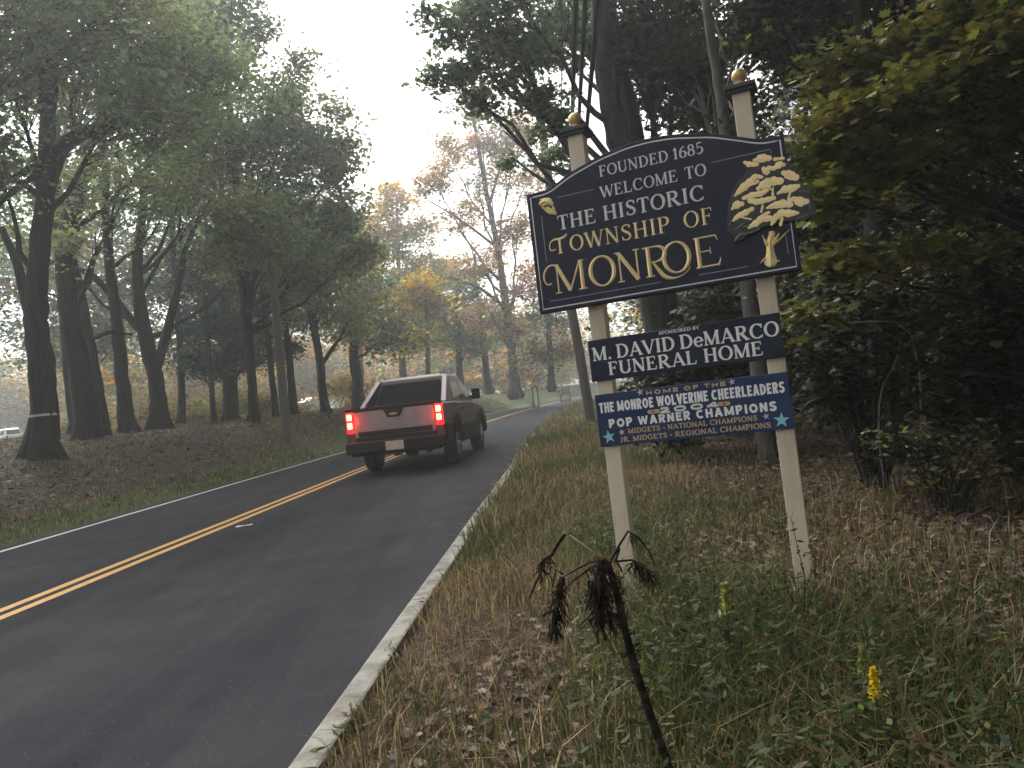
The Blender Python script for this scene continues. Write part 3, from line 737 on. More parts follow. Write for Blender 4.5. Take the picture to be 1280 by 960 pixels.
# unseen canopy added overhead on the right to shade the verge and wood
bl = []
for i in range(60):
    x_ = r.uniform(1.0, 15); y_ = r.uniform(-9, 9)
    if x_ < 2.2 and y_ > 1: continue
    z_ = r.uniform(5.5, 11)
    if y_ > 0 and z_ < 1.4 + y_ * 0.75: z_ = 1.6 + y_ * 0.75 + r.uniform(0.5, 4)
    bl.append(((x_, y_, z_), (r.uniform(1.2, 2), 1.6, 0.8), 24))
for i in range(110):
    x_ = r.uniform(3.0, 13); y_ = r.uniform(-8, 5); z_ = r.uniform(3.2, 9)
    if y_ > -1 and z_ < 1.4 + max(y_, 0) * 0.6 + 2.2: continue
    bl.append(((x_, y_, z_), (r.uniform(1.4, 2.4), 2.0, 0.9), 26))
mass('unseen_shade_canopy', bl, P_FOREST_SHADED, 0.2, 40, 0.45, 58, lm=SHADE_LEAF)

# ------------------------------------------------------------------ shrubs on the right
def shrub(name, label, base, blobs, pal, leaf, per, spread, seed, kind='heart', cat='shrub', bark=None, pal2=None, p2=0, flat=0.5):
    r = np.random.default_rng(seed)
    base = np.array(base, float)
    root = empty(name, base); tag(root, label, cat)
    cl, C, ii = crown_points(blobs, r, per, spread)
    mb = MB()
    for pts in cl:
        for q_ in pts[::2]:
            s0 = base + np.array([r.uniform(-0.08, 0.08), r.uniform(-0.08, 0.08), -0.05])
            m_ = (s0 + q_) / 2 + np.array([0, 0, 0.15 * np.linalg.norm(q_ - s0)])
            mb.tube([p - base for p in bez(s0, m_, q_, 5)], [0.009, 0.008, 0.006, 0.005, 0.003], 4, cap=False)
    mb.build('stems', bark or BARK_DARK, root, recalc=False)
    cc = pick(pal, ii.max() + 1, r, 0.2)
    if pal2:
        sel = r.random(len(cc)) < p2; cc[sel] = pick(pal2, int(sel.sum()), r, 0.2)
    keep = C[:, 2] > zt(C[:, 0], C[:, 1]) + 0.02
    C = C[keep]; ii = ii[keep]
    link_mesh('foliage', leaf_mesh('foliage', C - base, leaf * r.uniform(0.6, 1.3, len(C)), cc[ii] * (1 + r.normal(0, 0.15, (len(ii), 1))), kind, flat, 0.2, r), SHADE_LEAF, root)
    return root
d = 6.0
p = at(1190, 640, d); p[2] = float(zt(p[0], p[1]))
shrub('shrub', 'low shrub with pale yellow heart shaped leaves over a dark hollow', p, BL(d, [(1140, 560, 40, 18, 12), (1190, 555, 40, 22, 14), (1250, 555, 50, 22, 14), (1170, 585, 40, 12, 8), (1260, 590, 40, 10, 6), (1110, 545, 24, 12, 5)]), P_FOREST_SHADED, 0.055, 16, 0.12, 61, pal2=[(0.24, 0.22, 0.07), (0.17, 0.17, 0.06)], p2=0.35)
d = 7.2
p = at(1090, 560, d); p[2] = float(zt(p[0], p[1]))
shrub('shrub', 'tall dark leafy shrub just right of the lower sign panels', p, BL(d, [(1030, 430, 40, 40, 24), (1060, 380, 44, 40, 26), (1040, 490, 40, 40, 22), (1110, 470, 50, 50, 26), (1150, 400, 50, 50, 26)]), P_FOREST_SHADED, 0.075, 24, 0.18, 62, pal2=[(0.09, 0.095, 0.05)], p2=0.10)
d = 6.6
p = at(1290, 600, d); p[2] = float(zt(p[0], p[1]))
shrub('shrub', 'dark dense bush at the right edge under the maple boughs', p, BL(d, [(1220, 430, 60, 50, 36), (1280, 480, 60, 60, 40), (1210, 500, 50, 40, 26), (1290, 380, 60, 60, 36), (1200, 370, 50, 40, 22, 0.5)]), P_FOREST_SHADED, 0.08, 26, 0.2, 63, pal2=[(0.06, 0.08, 0.04)], p2=0.10)
d = 66
p = at(664, 488, d); p[2] = float(zt(p[0], p[1]))
shrub('shrub', 'small red leaved shrub behind the green posts', p, BL(d, [(660, 464, 12, 9, 14), (640, 470, 10, 8, 8), (668, 475, 8, 7, 6)]), P_RED, 0.22, 20, 0.45, 64, kind='clump')
d = 60
p = at(425, 507, d); p[2] = float(zt(p[0], p[1]))
shrub('shrub', 'bright yellow bush far behind the grey car', p, BL(d, [(430, 478, 16, 8, 18), (418, 488, 12, 7, 12), (436, 466, 10, 6, 8)]), [(0.5, 0.34, 0.07), (0.42, 0.3, 0.07)], 0.24, 24, 0.5, 65, kind='clump')
# bare pale sapling and branch in the dark wood
d = 6.8
root = empty('sapling', at(1098, 560, d)); root.location.z = float(zt(root.location.x, root.location.y)); tag(root, 'thin pale leafless sapling in front of the dark wood', 'sapling')
b0 = np.array(root.location)
mb = MB()
L_ = [at(u, v, d) - b0 for u, v in [(1098, 545), (1099, 505), (1104, 480), (1116, 460), (1123, 440), (1125, 425)]]
mb.tube([np.array([L_[0][0], L_[0][1], -0.05])] + L_, [0.008, 0.007, 0.006, 0.0055, 0.005, 0.004, 0.003], 6)
mb.tube([at(u, v, d) - b0 for u, v in [(1104, 480), (1112, 486), (1120, 482)]], [0.004, 0.003, 0.002], 5)
mb.tube([at(u, v, d) - b0 for u, v in [(1120, 450), (1132, 436), (1140, 424)]], [0.003, 0.002, 0.0015], 5)
mb.build('stem', BARK_BARE, root, recalc=False)
d = 6.4
q0 = at(1085, 402, d); root = empty('bare_branch', (q0[0], q0[1], float(zt(q0[0], q0[1])))); tag(root, 'broken pale branch sticking out of the dark shrub', 'branch')
b0 = np.array(root.location)
mb = MB()
mb.tube([at(u, v, d + 0.05 * k) - b0 for k, (u, v) in enumerate([(1042, 388), (1050, 394), (1058, 404), (1085, 402), (1120, 402), (1140, 420)])], [0.009, 0.010, 0.009, 0.007, 0.006, 0.006], 6)
mb.tube([at(1140, 420, d + 0.25) - b0, at(1150, 470, d + 0.35) - b0, at(1152, 560, d + 0.4) - b0, np.array([at(1152, 560, d + 0.4)[0] - b0[0], d + 0.4 - b0[1], -0.05])], [0.006, 0.008, 0.009, 0.010], 6)
mb.build('wood', BARK_BARE, root, recalc=False)

# ------------------------------------------------------------------ utility poles and cables
WOOD = mat('pole_wood', (0.075, 0.062, 0.05), 0.9, noise=(4, (0.13, 0.11, 0.09), 0.35, 0.75, (1, 1, 0.1)), bump=(14, 0.5, 0.01, (1, 1, 0.05)))
def pole(label, pts, fittings):
    b0 = np.array(pts[0][:3]); root = empty('utility_pole', b0); tag(root, label, 'utility pole')
    mb = MB(); P = [np.array(p[:3]) - b0 for p in pts]
    mb.tube([P[0] - [0, 0, 0.3]] + P, [pts[0][3]] + [p[3] for p in pts], 12)
    mb.build('shaft', WOOD, root, recalc=False)
    return root
h_ = hit(359, 553); d = h_[1]
pole_l = pole('weathered wooden pole on the left bank near the road edge', TP(d, [(359, 553, 12), (352, 470, 11), (345, 390, 10.5), (339, 330, 10), (336, 292, 9.8)]), 0)
d = 24.0
g = at(736, 500, d)
p0 = np.array([g[0], g[1], float(zt(g[0], g[1]))])
PR = TP(d, [(724, 440, 12.5), (713, 380, 12), (701, 310, 11.5), (686, 225, 11), (671, 113, 10)])
pole_r = pole('leaning dark utility pole by the road bend left of the sign', [(p0[0], p0[1], p0[2], 0.16)] + PR, 0)
b0 = np.array(pole_r.location)
GALV = mat('galvanised', (0.3, 0.3, 0.3), 0.5, 0.8)
for hh in (5.35, 5.75, 6.15):
    k = (hh + EYE - PR[0][2]) / (PR[-1][2] - PR[0][2])
    px_ = PR[0][0] + (PR[-1][0] - PR[0][0]) * k
    mb = MB(); mb.box((px_ + 0.22 - b0[0], PR[0][1] - b0[1], hh + EYE - b0[2]), (0.56, 0.05, 0.06))
    mb.build('bracket', GALV, pole_r)
CABLE = mat('cable_rubber', (0.015, 0.015, 0.016), 0.5)
dirx = np.array([0.0664, 1.0, 0.0])
def cable(label, lat, hgt, rad, group, double=False, y1=60, sag=0.0):
    """runs along the road: lat m right of the line of sight down the road, hgt m above the eye"""
    ys = np.linspace(-14, y1, 40)
    b0 = np.array([lat, 0, EYE + hgt])
    mb = MB()
    P = [np.array([lat + 0.0664 * y_ + 0.0004 * max(y_ - 24, 0) ** 2, y_, EYE + hgt + sag * (((y_ - 5) / 19) ** 2 - 1) * (1 if y_ < 24 else 0)]) - b0 for y_ in ys]
    mb.tube(P, rad, 8)
    if double: mb.tube([q_ + np.array([rad * 1.2, 0, rad * 1.5]) for q_ in P], rad * 0.35, 6)
    o = mb.build('overhead_cable', CABLE, recalc=False)
    o.location = b0
    tag(o, label, 'cable', group)
cable('thick black overhead cable, leftmost of the three thick ones above the sign', 0.72, 5.1, 0.034, 'overhead cables along the road', True)
cable('thick black overhead cable, middle of the three thick ones above the sign', 0.80, 4.8, 0.030, 'overhead cables along the road', True)
cable('thick black overhead cable, rightmost of the three thick ones above the sign', 0.95, 4.75, 0.034, 'overhead cables along the road', True)
cable('thin overhead wire left of the three thick cables', 0.62, 6.0, 0.011, 'overhead cables along the road')
cable('very thin overhead wire, leftmost of all wires above the sign', 0.38, 5.9, 0.005, 'overhead cables along the road')

# ------------------------------------------------------------------ the welcome sign
ya, ti, ro = radians(22), radians(-2), radians(1)
e_ = np.array([cos(ya), -sin(ya), 0]); n_ = np.array([-sin(ya), -cos(ya), 0])
u_ = cos(ti) * np.array([0, 0, 1.0]) + sin(ti) * n_
E2 = cos(ro) * e_ + sin(ro) * u_; UP2 = -sin(ro) * e_ + cos(ro) * u_
N2 = np.cross(E2, UP2)
P0 = np.array([1.41484, 4.1, 0.95003])
so_ = P0 - 0.5 * E2 - 0.85 * UP2
sign = empty('welcome_sign', so_)
sign.matrix_world = Matrix(((E2[0], -N2[0], UP2[0], so_[0]), (E2[1], -N2[1], UP2[1], so_[1]), (E2[2], -N2[2], UP2[2], so_[2]), (0, 0, 0, 1)))
tag(sign, 'tall navy blue township welcome sign with gold lettering on two cream posts', 'sign')
def S3(x, y, z=0.0): return (x + 0.5, -z, y + 0.85)      # board x, board y, height off the board front -> local

NAVY = mat('navy_paint', (0.007, 0.010, 0.024), 0.5, spec=0.3, noise=(5, (0.015, 0.02, 0.04), 0.4, 0.7), bump=(60, 0.06, 0.002))
NAVY2 = mat('navy_panel', (0.006, 0.009, 0.024), 0.55, spec=0.3, noise=(6, (0.016, 0.022, 0.045), 0.4, 0.7))
BLUE = mat('blue_panel', (0.012, 0.028, 0.085), 0.5, spec=0.3, noise=(5, (0.022, 0.045, 0.12), 0.4, 0.7))
CREAM = mat('cream_paint', (0.60, 0.52, 0.39), 0.65, noise=(9, (0.40, 0.33, 0.23), 0.52, 0.78, (1, 1, 0.18)), bump=(18, 0.15, 0.004, (1, 1, 0.15)))
GOLD = mat('gold_leaf', (0.86, 0.68, 0.34), 0.42, 0.25, noise=(18, (0.74, 0.54, 0.24), 0.45, 0.75))
BRASS = mat('aged_brass', (0.52, 0.38, 0.15), 0.42, 0.6, noise=(16, (0.34, 0.24, 0.09), 0.4, 0.7))
GOLDP = mat('gold_paint', (0.55, 0.38, 0.13), 0.5, 0.2)
SILV = mat('silver_paint', (0.68, 0.68, 0.67), 0.5, 0.05, noise=(16, (0.55, 0.55, 0.55), 0.45, 0.75))
WHITE = mat('white_lettering', (0.80, 0.80, 0.78), 0.5, noise=(20, (0.7, 0.7, 0.68), 0.5, 0.8))
TARN = mat('tarnished_leaf', (0.10, 0.10, 0.09), 0.5, 0.4)
CAPM = mat('post_cap_paint', (0.035, 0.036, 0.042), 0.6)
STARB = mat('star_blue', (0.25, 0.55, 0.65), 0.5)
STARP = mat('star_grey', (0.42, 0.48, 0.58), 0.5)
GOLDT = mat('dull_gold_lettering', (0.50, 0.34, 0.16), 0.55)
BLACKP = mat('black_lettering', (0.02, 0.02, 0.02), 0.5)

def arch(x):
    xs = np.array([-1.30, -1.20, -1.148, -1.014, -0.834, -0.661, -0.54, -0.401, -0.187, -0.014, 0.05, 0.10, 0.19])
    ys = np.array([1.652, 1.652, 1.656, 1.722, 1.777, 1.808, 1.813, 1.803, 1.757, 1.690, 1.662, 1.655, 1.655])
    return float(np.interp(x, xs, ys))
def arch_s(x): return sum(arch(x + k * 0.012) for k in range(-3, 4)) / 7
xs = np.linspace(-1.295, 0.183, 60)
outline = [(-1.295, 0.925), (0.183, 0.925)] + [(x, arch_s(x)) for x in xs[::-1]]
board = MB().prism(outline, lambda a, b, d: S3(a, b, d), 0.0, -0.058).build('main_board', NAVY, sign, bevel=0.006)
# inlaid border lines
def stroke(mb, pts, widths, z=0.0005, ridge=0.004, closed=False, ends=True):
    P = np.array(pts, float); n = len(P)
    Wd = np.broadcast_to(np.array(widths, float), n)
    vs = []; fs = []
    for i in range(n):
        a = P[(i - 1) % n] if (closed or i > 0) else P[i]
        b = P[(i + 1) % n] if (closed or i < n - 1) else P[i]
        t = b - a; t = t / (np.linalg.norm(t) + 1e-12)
        m_ = np.array([-t[1], t[0]])
        w = Wd[i] / 2
        l, r_ = P[i] + m_ * w, P[i] - m_ * w
        vs += [S3(l[0], l[1], z), S3(P[i][0], P[i][1], z + ridge * min(1, w / 0.012 + 0.25)), S3(r_[0], r_[1], z)]
    m2 = n if closed else n - 1
    for i in range(m2):
        j = (i + 1) % n
        fs += [(3 * i, 3 * j, 3 * j + 1, 3 * i + 1), (3 * i + 1, 3 * j + 1, 3 * j + 2, 3 * i + 2)]
    # face outward (towards -y local)
    fs = [f[::-1] for f in fs]
    mb.add(vs, fs)
def blob(mb, pts, z=0.001, ridge=0.006, lump=0.0):
    """rounded stroke through (x, y, width)"""
    P = np.array(pts, float)
    d0 = P[0, :2] - P[1, :2]; d0 /= np.linalg.norm(d0) + 1e-9
    d1 = P[-1, :2] - P[-2, :2]; d1 /= np.linalg.norm(d1) + 1e-9
    Q = []
    for k in (1.0, 0.86, 0.5): Q.append([*(P[0, :2] + d0 * P[0, 2] / 2 * k), P[0, 2] * sqrt(max(1 - k * k, 0.02))])
    for i in range(len(P) - 1):
        for t in np.linspace(0, 1, 9 if lump else 5, endpoint=False):
            tt = t * t * (3 - 2 * t)
            Q.append([*(P[i, :2] * (1 - t) + P[i + 1, :2] * t), (P[i, 2] * (1 - tt) + P[i + 1, 2] * tt) * (1 + lump * sin(len(Q) * 0.85 + 40 * P[0, 0]))])
    Q.append(list(P[-1]))
    for k in (0.5, 0.86, 1.0): Q.append([*(P[-1, :2] + d1 * P[-1, 2] / 2 * k), P[-1, 2] * sqrt(max(1 - k * k, 0.02))])
    Q = np.array(Q)
    stroke(mb, Q[:, :2], Q[:, 2], z, ridge)

mb = MB()
m_ = 0.022
inner = [(-1.295 + m_ + 0.004, 0.925 + m_), (0.183 - m_, 0.925 + m_)] + [(min(max(x, -1.295 + m_ + 0.004), 0.183 - m_), arch_s(x) - m_ - 0.004) for x in np.linspace(0.183 - m_, -1.295 + m_, 50)]
stroke(mb, inner, 0.0075, 0.0006, 0.0015, closed=True)
mb.build('border', SILV, board, recalc=False)
PIN = mat('pinstripe_paint', (0.22, 0.24, 0.28), 0.5)
for pts in ([(-1.101, 1.592), (-0.874, 1.592)], [(-0.20, 1.592), (0.108, 1.592), (0.108, 1.57)], [(-1.213, 1.505), (-1.215, 1.226)], [(-1.221, 1.01), (-1.221, 0.988), (-0.557, 0.988)], [(-0.344, 0.991), (-0.079, 0.991)], [(0.128, 1.02), (0.128, 1.12)]):
    mb = MB(); stroke(mb, pts, 0.0045, 0.0006, 0.001); mb.build('pinstripe', PIN, board, recalc=False)

# --- roman lettering drawn with strokes -----------------------------------
TH, TN = 0.165, 0.062
SANS = [False]
def ell(cx, cy, rx, ry, a0, a1, n=22, th=TH, tn=TN, slope=0.0):
    A = np.radians(np.linspace(a0, a1, n))
    pts = [(cx + rx * cos(a), cy + ry * sin(a)) for a in A]
    w = [tn + (th - tn) * abs(cos(a + slope)) ** 1.3 for a in A]
    return pts, w
def cat(pts, n=5):
    P = np.array(pts, float); o = []
    for i in range(len(P) - 1):
        p0, p1, p2, p3 = P[max(i - 1, 0)], P[i], P[i + 1], P[min(i + 2, len(P) - 1)]
        for t in np.linspace(0, 1, n, endpoint=False):
            o.append(0.5 * ((2 * p1) + (-p0 + p2) * t + (2 * p0 - 5 * p1 + 4 * p2 - p3) * t * t + (-p0 + 3 * p1 - 3 * p2 + p3) * t ** 3))
    o.append(P[-1]); return np.array(o)
def glyph(ch, th=TH, tn=TN):
    G = []
    def V(x, y0=0.0, y1=1.0, w=None): G.append(([(x, y0), (x, y1)], [w or th] * 2))
    def Ln(x0, y0, x1, y1, w0=None, w1=None): G.append(([(x0, y0), (x1, y1)], [w0 or tn, w1 or w0 or tn]))
    def sf(x, y, w=0.32):                       # serif at the foot (y=0) or head (y=1)
        if SANS[0]: return
        yy = tn * 0.45 if y == 0 else 1 - tn * 0.45
        G.append(([(x - w / 2, yy), (x, yy), (x + w / 2, yy)], [tn * 0.7, tn * 1.1, tn * 0.7]))
    E_ = lambda *a: G.append(ell(*a, th=th, tn=tn))
    if SANS[0]:
        h_ = th / 2
        if ch == 'A': Ln(.10, 0, .38, 1, th); Ln(.66, 0, .38, 1, th); Ln(.2, .28, .56, .28, th * .8); return G, .76
        if ch == 'C': G.append(ell(.40, .5, .40 - h_, .5 - h_, 45, 315, 24, th, th)); return G, .74
        if ch == 'D': V(h_); G.append(([(0, 1 - h_), (.3, 1 - h_)], [th] * 2)); G.append(([(0, h_), (.3, h_)], [th] * 2)); G.append(ell(.28, .5, .44 - h_, .5 - h_, 90, -90, 18, th, th)); return G, .72
        if ch in 'EFL':
            V(h_)
            if ch != 'L': Ln(0, 1 - h_, .58, 1 - h_, th); Ln(0, .52, .52, .52, th * .9)
            if ch != 'F': Ln(0, h_, .58, h_, th)
            return G, .58
        if ch == 'H': V(h_); V(.68 - h_); Ln(0, .5, .68, .5, th); return G, .68
        if ch == 'I': V(h_); return G, th
        if ch == 'M': V(h_); V(.90 - h_); Ln(h_, .96, .45, .12, th * .85); Ln(.45, .12, .90 - h_, .96, th * .85); return G, .90
        if ch == 'N': V(h_); V(.70 - h_); Ln(h_, .96, .70 - h_, .04, th); return G, .70
        if ch in 'O0': G.append(ell(.40, .5, .40 - h_, .5 - h_, 0, 360, 30, th, th)); return G, .80
        if ch in 'PR':
            V(h_); Ln(0, 1 - h_, .34, 1 - h_, th); Ln(0, .44, .34, .44, th); G.append(ell(.32, .72, .32 - h_, .28 - h_ * .5, 90, -90, 14, th, th))
            if ch == 'R': Ln(.30, .44, .56, 0, th)
            return G, .66
        if ch == 'S':
            P = cat([(.56, .78), (.46, .90), (.28, .90), (.13, .78), (.17, .60), (.34, .51), (.50, .40), (.52, .22), (.38, .10), (.20, .10), (.06, .24)]); G.append((P, [th] * len(P))); return G, .62
        if ch == 'T': V(.31); Ln(0, 1 - h_, .62, 1 - h_, th); return G, .62
        if ch == 'V': Ln(.08, 1, .36, 0, th); Ln(.36, 0, .64, 1, th); return G, .72
        if ch == 'W': Ln(.08, 1, .28, .03, th * .9); Ln(.28, .03, .50, .95, th * .85); Ln(.50, .95, .72, .03, th * .85); Ln(.72, .03, .92, 1, th * .9); return G, 1.0
        if ch == '2':
            P = cat([(.08, .74), (.18, .90), (.38, .92), (.52, .76), (.46, .56), (.26, .34), (.08, .10)]); G.append((P, [th] * len(P))); Ln(.02, h_, .62, h_, th); return G, .64
        if ch == '4': V(.48); Ln(.44, .96, .06, .32, th * .85); Ln(0, .30, .66, .30, th); return G, .68
    if ch == 'A':
        Ln(0.08, 0, 0.44, 1.0, tn * 1.1); Ln(0.42, 1.0, 0.80, 0, th); Ln(0.2, 0.32, 0.66, 0.32); sf(0.08, 0, .26); sf(0.80, 0, .3); return G, 0.90
    if ch == 'B':
        V(.16); sf(.10, 0, .2); sf(.10, 1, .2); Ln(.1, .97, .36, .97); Ln(.1, .53, .4, .53); Ln(.1, .03, .38, .03); E_(.34, .75, .22, .22, 90, -90); E_(.37, .28, .27, .25, 90, -90); return G, .74
    if ch == 'C':
        E_(.46, .5, .38, .48, 48, 312, 26); V(.76, .70, .97, tn * 1.2); V(.78, .06, .24, tn * .8); return G, .86
    if ch == 'D':
        V(.16); sf(.10, 0, .22); sf(.10, 1, .22); Ln(.1, .97, .36, .97); Ln(.1, .03, .36, .03); E_(.33, .5, .45, .47, 90, -90, 22); return G, .88
    if ch in 'EF':
        V(.16); sf(.10, 1, .2); Ln(.1, .965, .62, .965); Ln(.60, .98, .64, .76, tn * 1.3, tn * .6); Ln(.16, .52, .48, .52); V(.48, .40, .64, tn)
        if ch == 'E': sf(.10, 0, .2); Ln(.1, .035, .66, .035); Ln(.64, .02, .70, .26, tn * 1.3, tn * .6)
        else: sf(.17, 0, .34)
        return G, (.76 if ch == 'E' else .70)
    if ch == 'G':
        E_(.46, .5, .38, .48, 48, 318, 26); V(.76, .72, .96, tn * 1.2); V(.74, .06, .44); Ln(.58, .44, .88, .44); return G, .92
    if ch == 'H':
        V(.16); V(.74); Ln(.16, .52, .74, .52); [sf(x, y) for x in (.16, .74) for y in (0, 1)]; return G, .92
    if ch == 'I':
        V(.18); sf(.18, 0); sf(.18, 1); return G, .38
    if ch == 'J':
        V(.30, .2, 1); sf(.30, 1); G.append(ell(.12, .2, .18, .2, 0, -150, 12, th, tn)); return G, .50
    if ch == 'L':
        V(.16); sf(.16, 1); sf(.1, 0, .2); Ln(.1, .035, .64, .035); Ln(.62, .02, .68, .28, tn * 1.3, tn * .6); return G, .74
    if ch == 'M':
        V(.12, 0, 1, tn * 1.2); Ln(.12, 1, .50, .02, th); Ln(.50, .02, .88, 1, tn * 1.1); V(.90); sf(.12, 0, .26); sf(.9, 0, .3); sf(.08, 1, .18); sf(.95, 1, .18); return G, 1.06
    if ch == 'N':
        V(.14, 0, 1, tn * 1.2); Ln(.12, 1, .76, 0.0, th); V(.76, 0, 1, tn * 1.2); sf(.14, 0, .28); sf(.1, 1, .18); sf(.76, 1, .28); return G, .92
    if ch == 'O':
        p, w = ell(.46, .5, .39, .48, 0, 360, 34, th, tn); G.append((p, w)); return G, .92
    if ch == 'P':
        V(.16); sf(.17, 0, .34); sf(.1, 1, .2); Ln(.1, .97, .38, .97); Ln(.16, .46, .38, .46); E_(.36, .715, .28, .255, 90, -90); return G, .72
    if ch == 'R':
        V(.16); sf(.17, 0, .32); sf(.1, 1, .2); Ln(.1, .97, .38, .97); Ln(.16, .50, .38, .50); E_(.36, .735, .27, .235, 90, -90); Ln(.36, .50, .76, 0.0, th * .95, th); sf(.80, 0, .22); return G, .88
    if ch == 'S':
        P = cat([(.55, .78), (.47, .93), (.30, .97), (.13, .87), (.11, .70), (.27, .56), (.44, .45), (.56, .29), (.49, .10), (.30, .03), (.13, .10), (.07, .25)])
        t = np.linspace(0, 1, len(P)); G.append((P, tn + (th * 1.05 - tn) * np.exp(-((t - .5) / .23) ** 2))); V(.56, .74, .96, tn); V(.06, .04, .28, tn); return G, .66
    if ch == 'T':
        V(.38); sf(.38, 0, .36); Ln(.04, .965, .72, .965); Ln(.06, .98, .01, .74, tn * 1.3, tn * .6); Ln(.70, .98, .75, .74, tn * 1.3, tn * .6); return G, .76
    if ch == 'U':
        V(.16, .3, 1); V(.74, .3, 1, tn * 1.3); G.append(ell(.45, .32, .29, .29, 180, 360, 16, th, tn)); sf(.16, 1); sf(.74, 1, .26); return G, .90
    if ch == 'V':
        Ln(.06, 1, .43, 0, th); Ln(.43, 0, .78, 1, tn * 1.1); sf(.06, 1, .3); sf(.78, 1, .24); return G, .84
    if ch == 'W':
        Ln(.06, 1, .36, 0, th); Ln(.36, 0, .60, 1, tn * 1.1); Ln(.58, 1, .88, 0, th); Ln(.88, 0, 1.14, 1, tn * 1.1); sf(.06, 1, .28); sf(.60, 1, .2); sf(1.14, 1, .22); return G, 1.20
    if ch == 'Y':
        Ln(.04, 1, .40, .45, th); Ln(.40, .45, .74, 1, tn * 1.1); V(.40, 0, .47); sf(.40, 0); sf(.05, 1, .28); sf(.74, 1, .24); return G, .80
    if ch == 'e':
        G.append(ell(.32, .34, .25, .32, 0, 325, 22, th * .9, tn)); Ln(.08, .36, .57, .36); return G, .62
    if ch == '1':
        V(.24); sf(.24, 0, .34); Ln(.04, .80, .24, .97, tn * 1.2); return G, .46
    if ch == '6':
        G.append(ell(.33, .30, .25, .28, 0, 360, 26, th, tn)); P = cat([(.09, .34), (.12, .62), (.28, .86), (.50, .97)]); G.append((P, np.linspace(th, tn, len(P)))); return G, .66
    if ch == '8':
        G.append(ell(.32, .27, .25, .25, 0, 360, 26, th, tn)); G.append(ell(.32, .75, .20, .22, 0, 360, 24, th * .9, tn)); return G, .66
    if ch == '5':
        Ln(.14, .95, .54, .97, tn * 1.6); V(.14, .50, .97, tn * 1.2); P = cat([(.14, .52), (.32, .60), (.52, .48), (.55, .27), (.42, .08), (.22, .03), (.07, .12)]); t = np.linspace(0, 1, len(P)); G.append((P, tn + (th - tn) * np.exp(-((t - .55) / .25) ** 2))); return G, .64
    if ch == '.':
        G.append(([(.12, 0.0), (.12, .17)], [.17, .17])); return G, .28
    if ch == '-':
        Ln(.10, .42, .40, .42, tn * 2); return G, .5
    return G, .36
def serif_text(mb, txt, x0, x1, y0, h, th=TH, tn=TN, track=0.08, ridge=0.004, spacew=0.34, caps=None, z=0.0006):
    adv = 0; items = []
    for ch in txt:
        if ch == ' ': adv += spacew; continue
        g, a_ = glyph(ch, th, tn)
        items.append((g, adv)); adv += a_ + track
    adv -= track
    kx = (x1 - x0) / adv
    for i, (g, ad) in enumerate(items):
        for j, (pts, w) in enumerate(g):
            P = np.array(pts, float); P2 = np.stack([x0 + (P[:, 0] + ad) * kx, y0 + P[:, 1] * h], 1)
            stroke(mb, P2, np.array(w) * (h * 0.5 + kx * 0.5), z + 0.00012 * (j % 6), ridge)
def line_(m_, par, *a, **k):
    mb = MB(); serif_text(mb, *a, **k); return mb.build('lettering', m_, par, recalc=False)
line_(SILV, board, 'FOUNDED 1685', -0.832, -0.236, 1.655, 0.064, 0.17, 0.075, 0.10)
line_(SILV, board, 'WELCOME TO', -0.840, -0.235, 1.531, 0.067, 0.17, 0.075, 0.10, spacew=0.55)
line_(SILV, board, 'THE HISTORIC', -1.117, -0.262, 1.397, 0.086, 0.185, 0.085, 0.12, spacew=0.42)
mb = MB()
serif_text(mb, 'OWNSHIP OF', -1.058, -0.230, 1.259, 0.092, 0.16, 0.06, 0.13, spacew=0.75)
# first letter with its swash
stroke(mb, [(-1.120, 1.259), (-1.120, 1.345)], 0.014); stroke(mb, [(-1.134, 1.261), (-1.106, 1.261)], 0.006)
P = cat([(-1.150, 1.290), (-1.174, 1.285), (-1.185, 1.305), (-1.176, 1.335), (-1.150, 1.348), (-1.118, 1.346), (-1.090, 1.352), (-1.070, 1.366)])
stroke(mb, P, 0.007 + 0.006 * np.exp(-((np.linspace(0, 1, len(P)) - .75) / .2) ** 2))
mb.build('lettering', GOLD, board, recalc=False)
mb = MB()
H_ = 0.171; y0 = 1.026
def big(pts, w, z=0.0006, ridge=0.006): stroke(mb, pts, np.array(w) * 0.86, z, ridge)
# M with a curl
big([(-1.158, y0), (-1.158, y0 + H_)], 0.011); big([(-1.160, y0 + H_), (-1.085, y0 + .006)], 0.027, .0008); big([(-1.085, y0 + .004), (-1.014, y0 + H_)], 0.012, .001); big([(-1.008, y0), (-1.008, y0 + H_)], 0.026)
big([(-1.178, y0 + .003), (-1.138, y0 + .003)], 0.009); big([(-1.034, y0 + .003), (-0.982, y0 + .003)], 0.010); big([(-1.022, y0 + H_), (-0.99, y0 + H_)], 0.008)
P = cat([(-1.196, 1.092), (-1.222, 1.088), (-1.240, 1.115), (-1.236, 1.160), (-1.208, 1.194), (-1.168, 1.196), (-1.148, 1.178)]); big(P, 0.009 + 0.005 * np.exp(-((np.linspace(0, 1, len(P)) - .5) / .3) ** 2))
def bigO(cx, rx):
    A = np.linspace(0, 2 * pi, 44); big([(cx + rx * cos(a), y0 + H_ / 2 + (H_ / 2) * sin(a)) for a in A], [0.011 + 0.017 * abs(cos(a)) ** 1.3 for a in A])
bigO(-0.884, 0.070)
# N
big([(-0.778, y0), (-0.778, y0 + H_)], 0.012); big([(-0.782, y0 + H_), (-0.678, y0)], 0.027, .0009); big([(-0.676, y0), (-0.676, y0 + H_)], 0.012)
big([(-0.797, y0 + .003), (-0.759, y0 + .003)], 0.009); big([(-0.803, y0 + H_), (-0.778, y0 + H_)], 0.009); big([(-0.694, y0 + H_), (-0.658, y0 + H_)], 0.009)
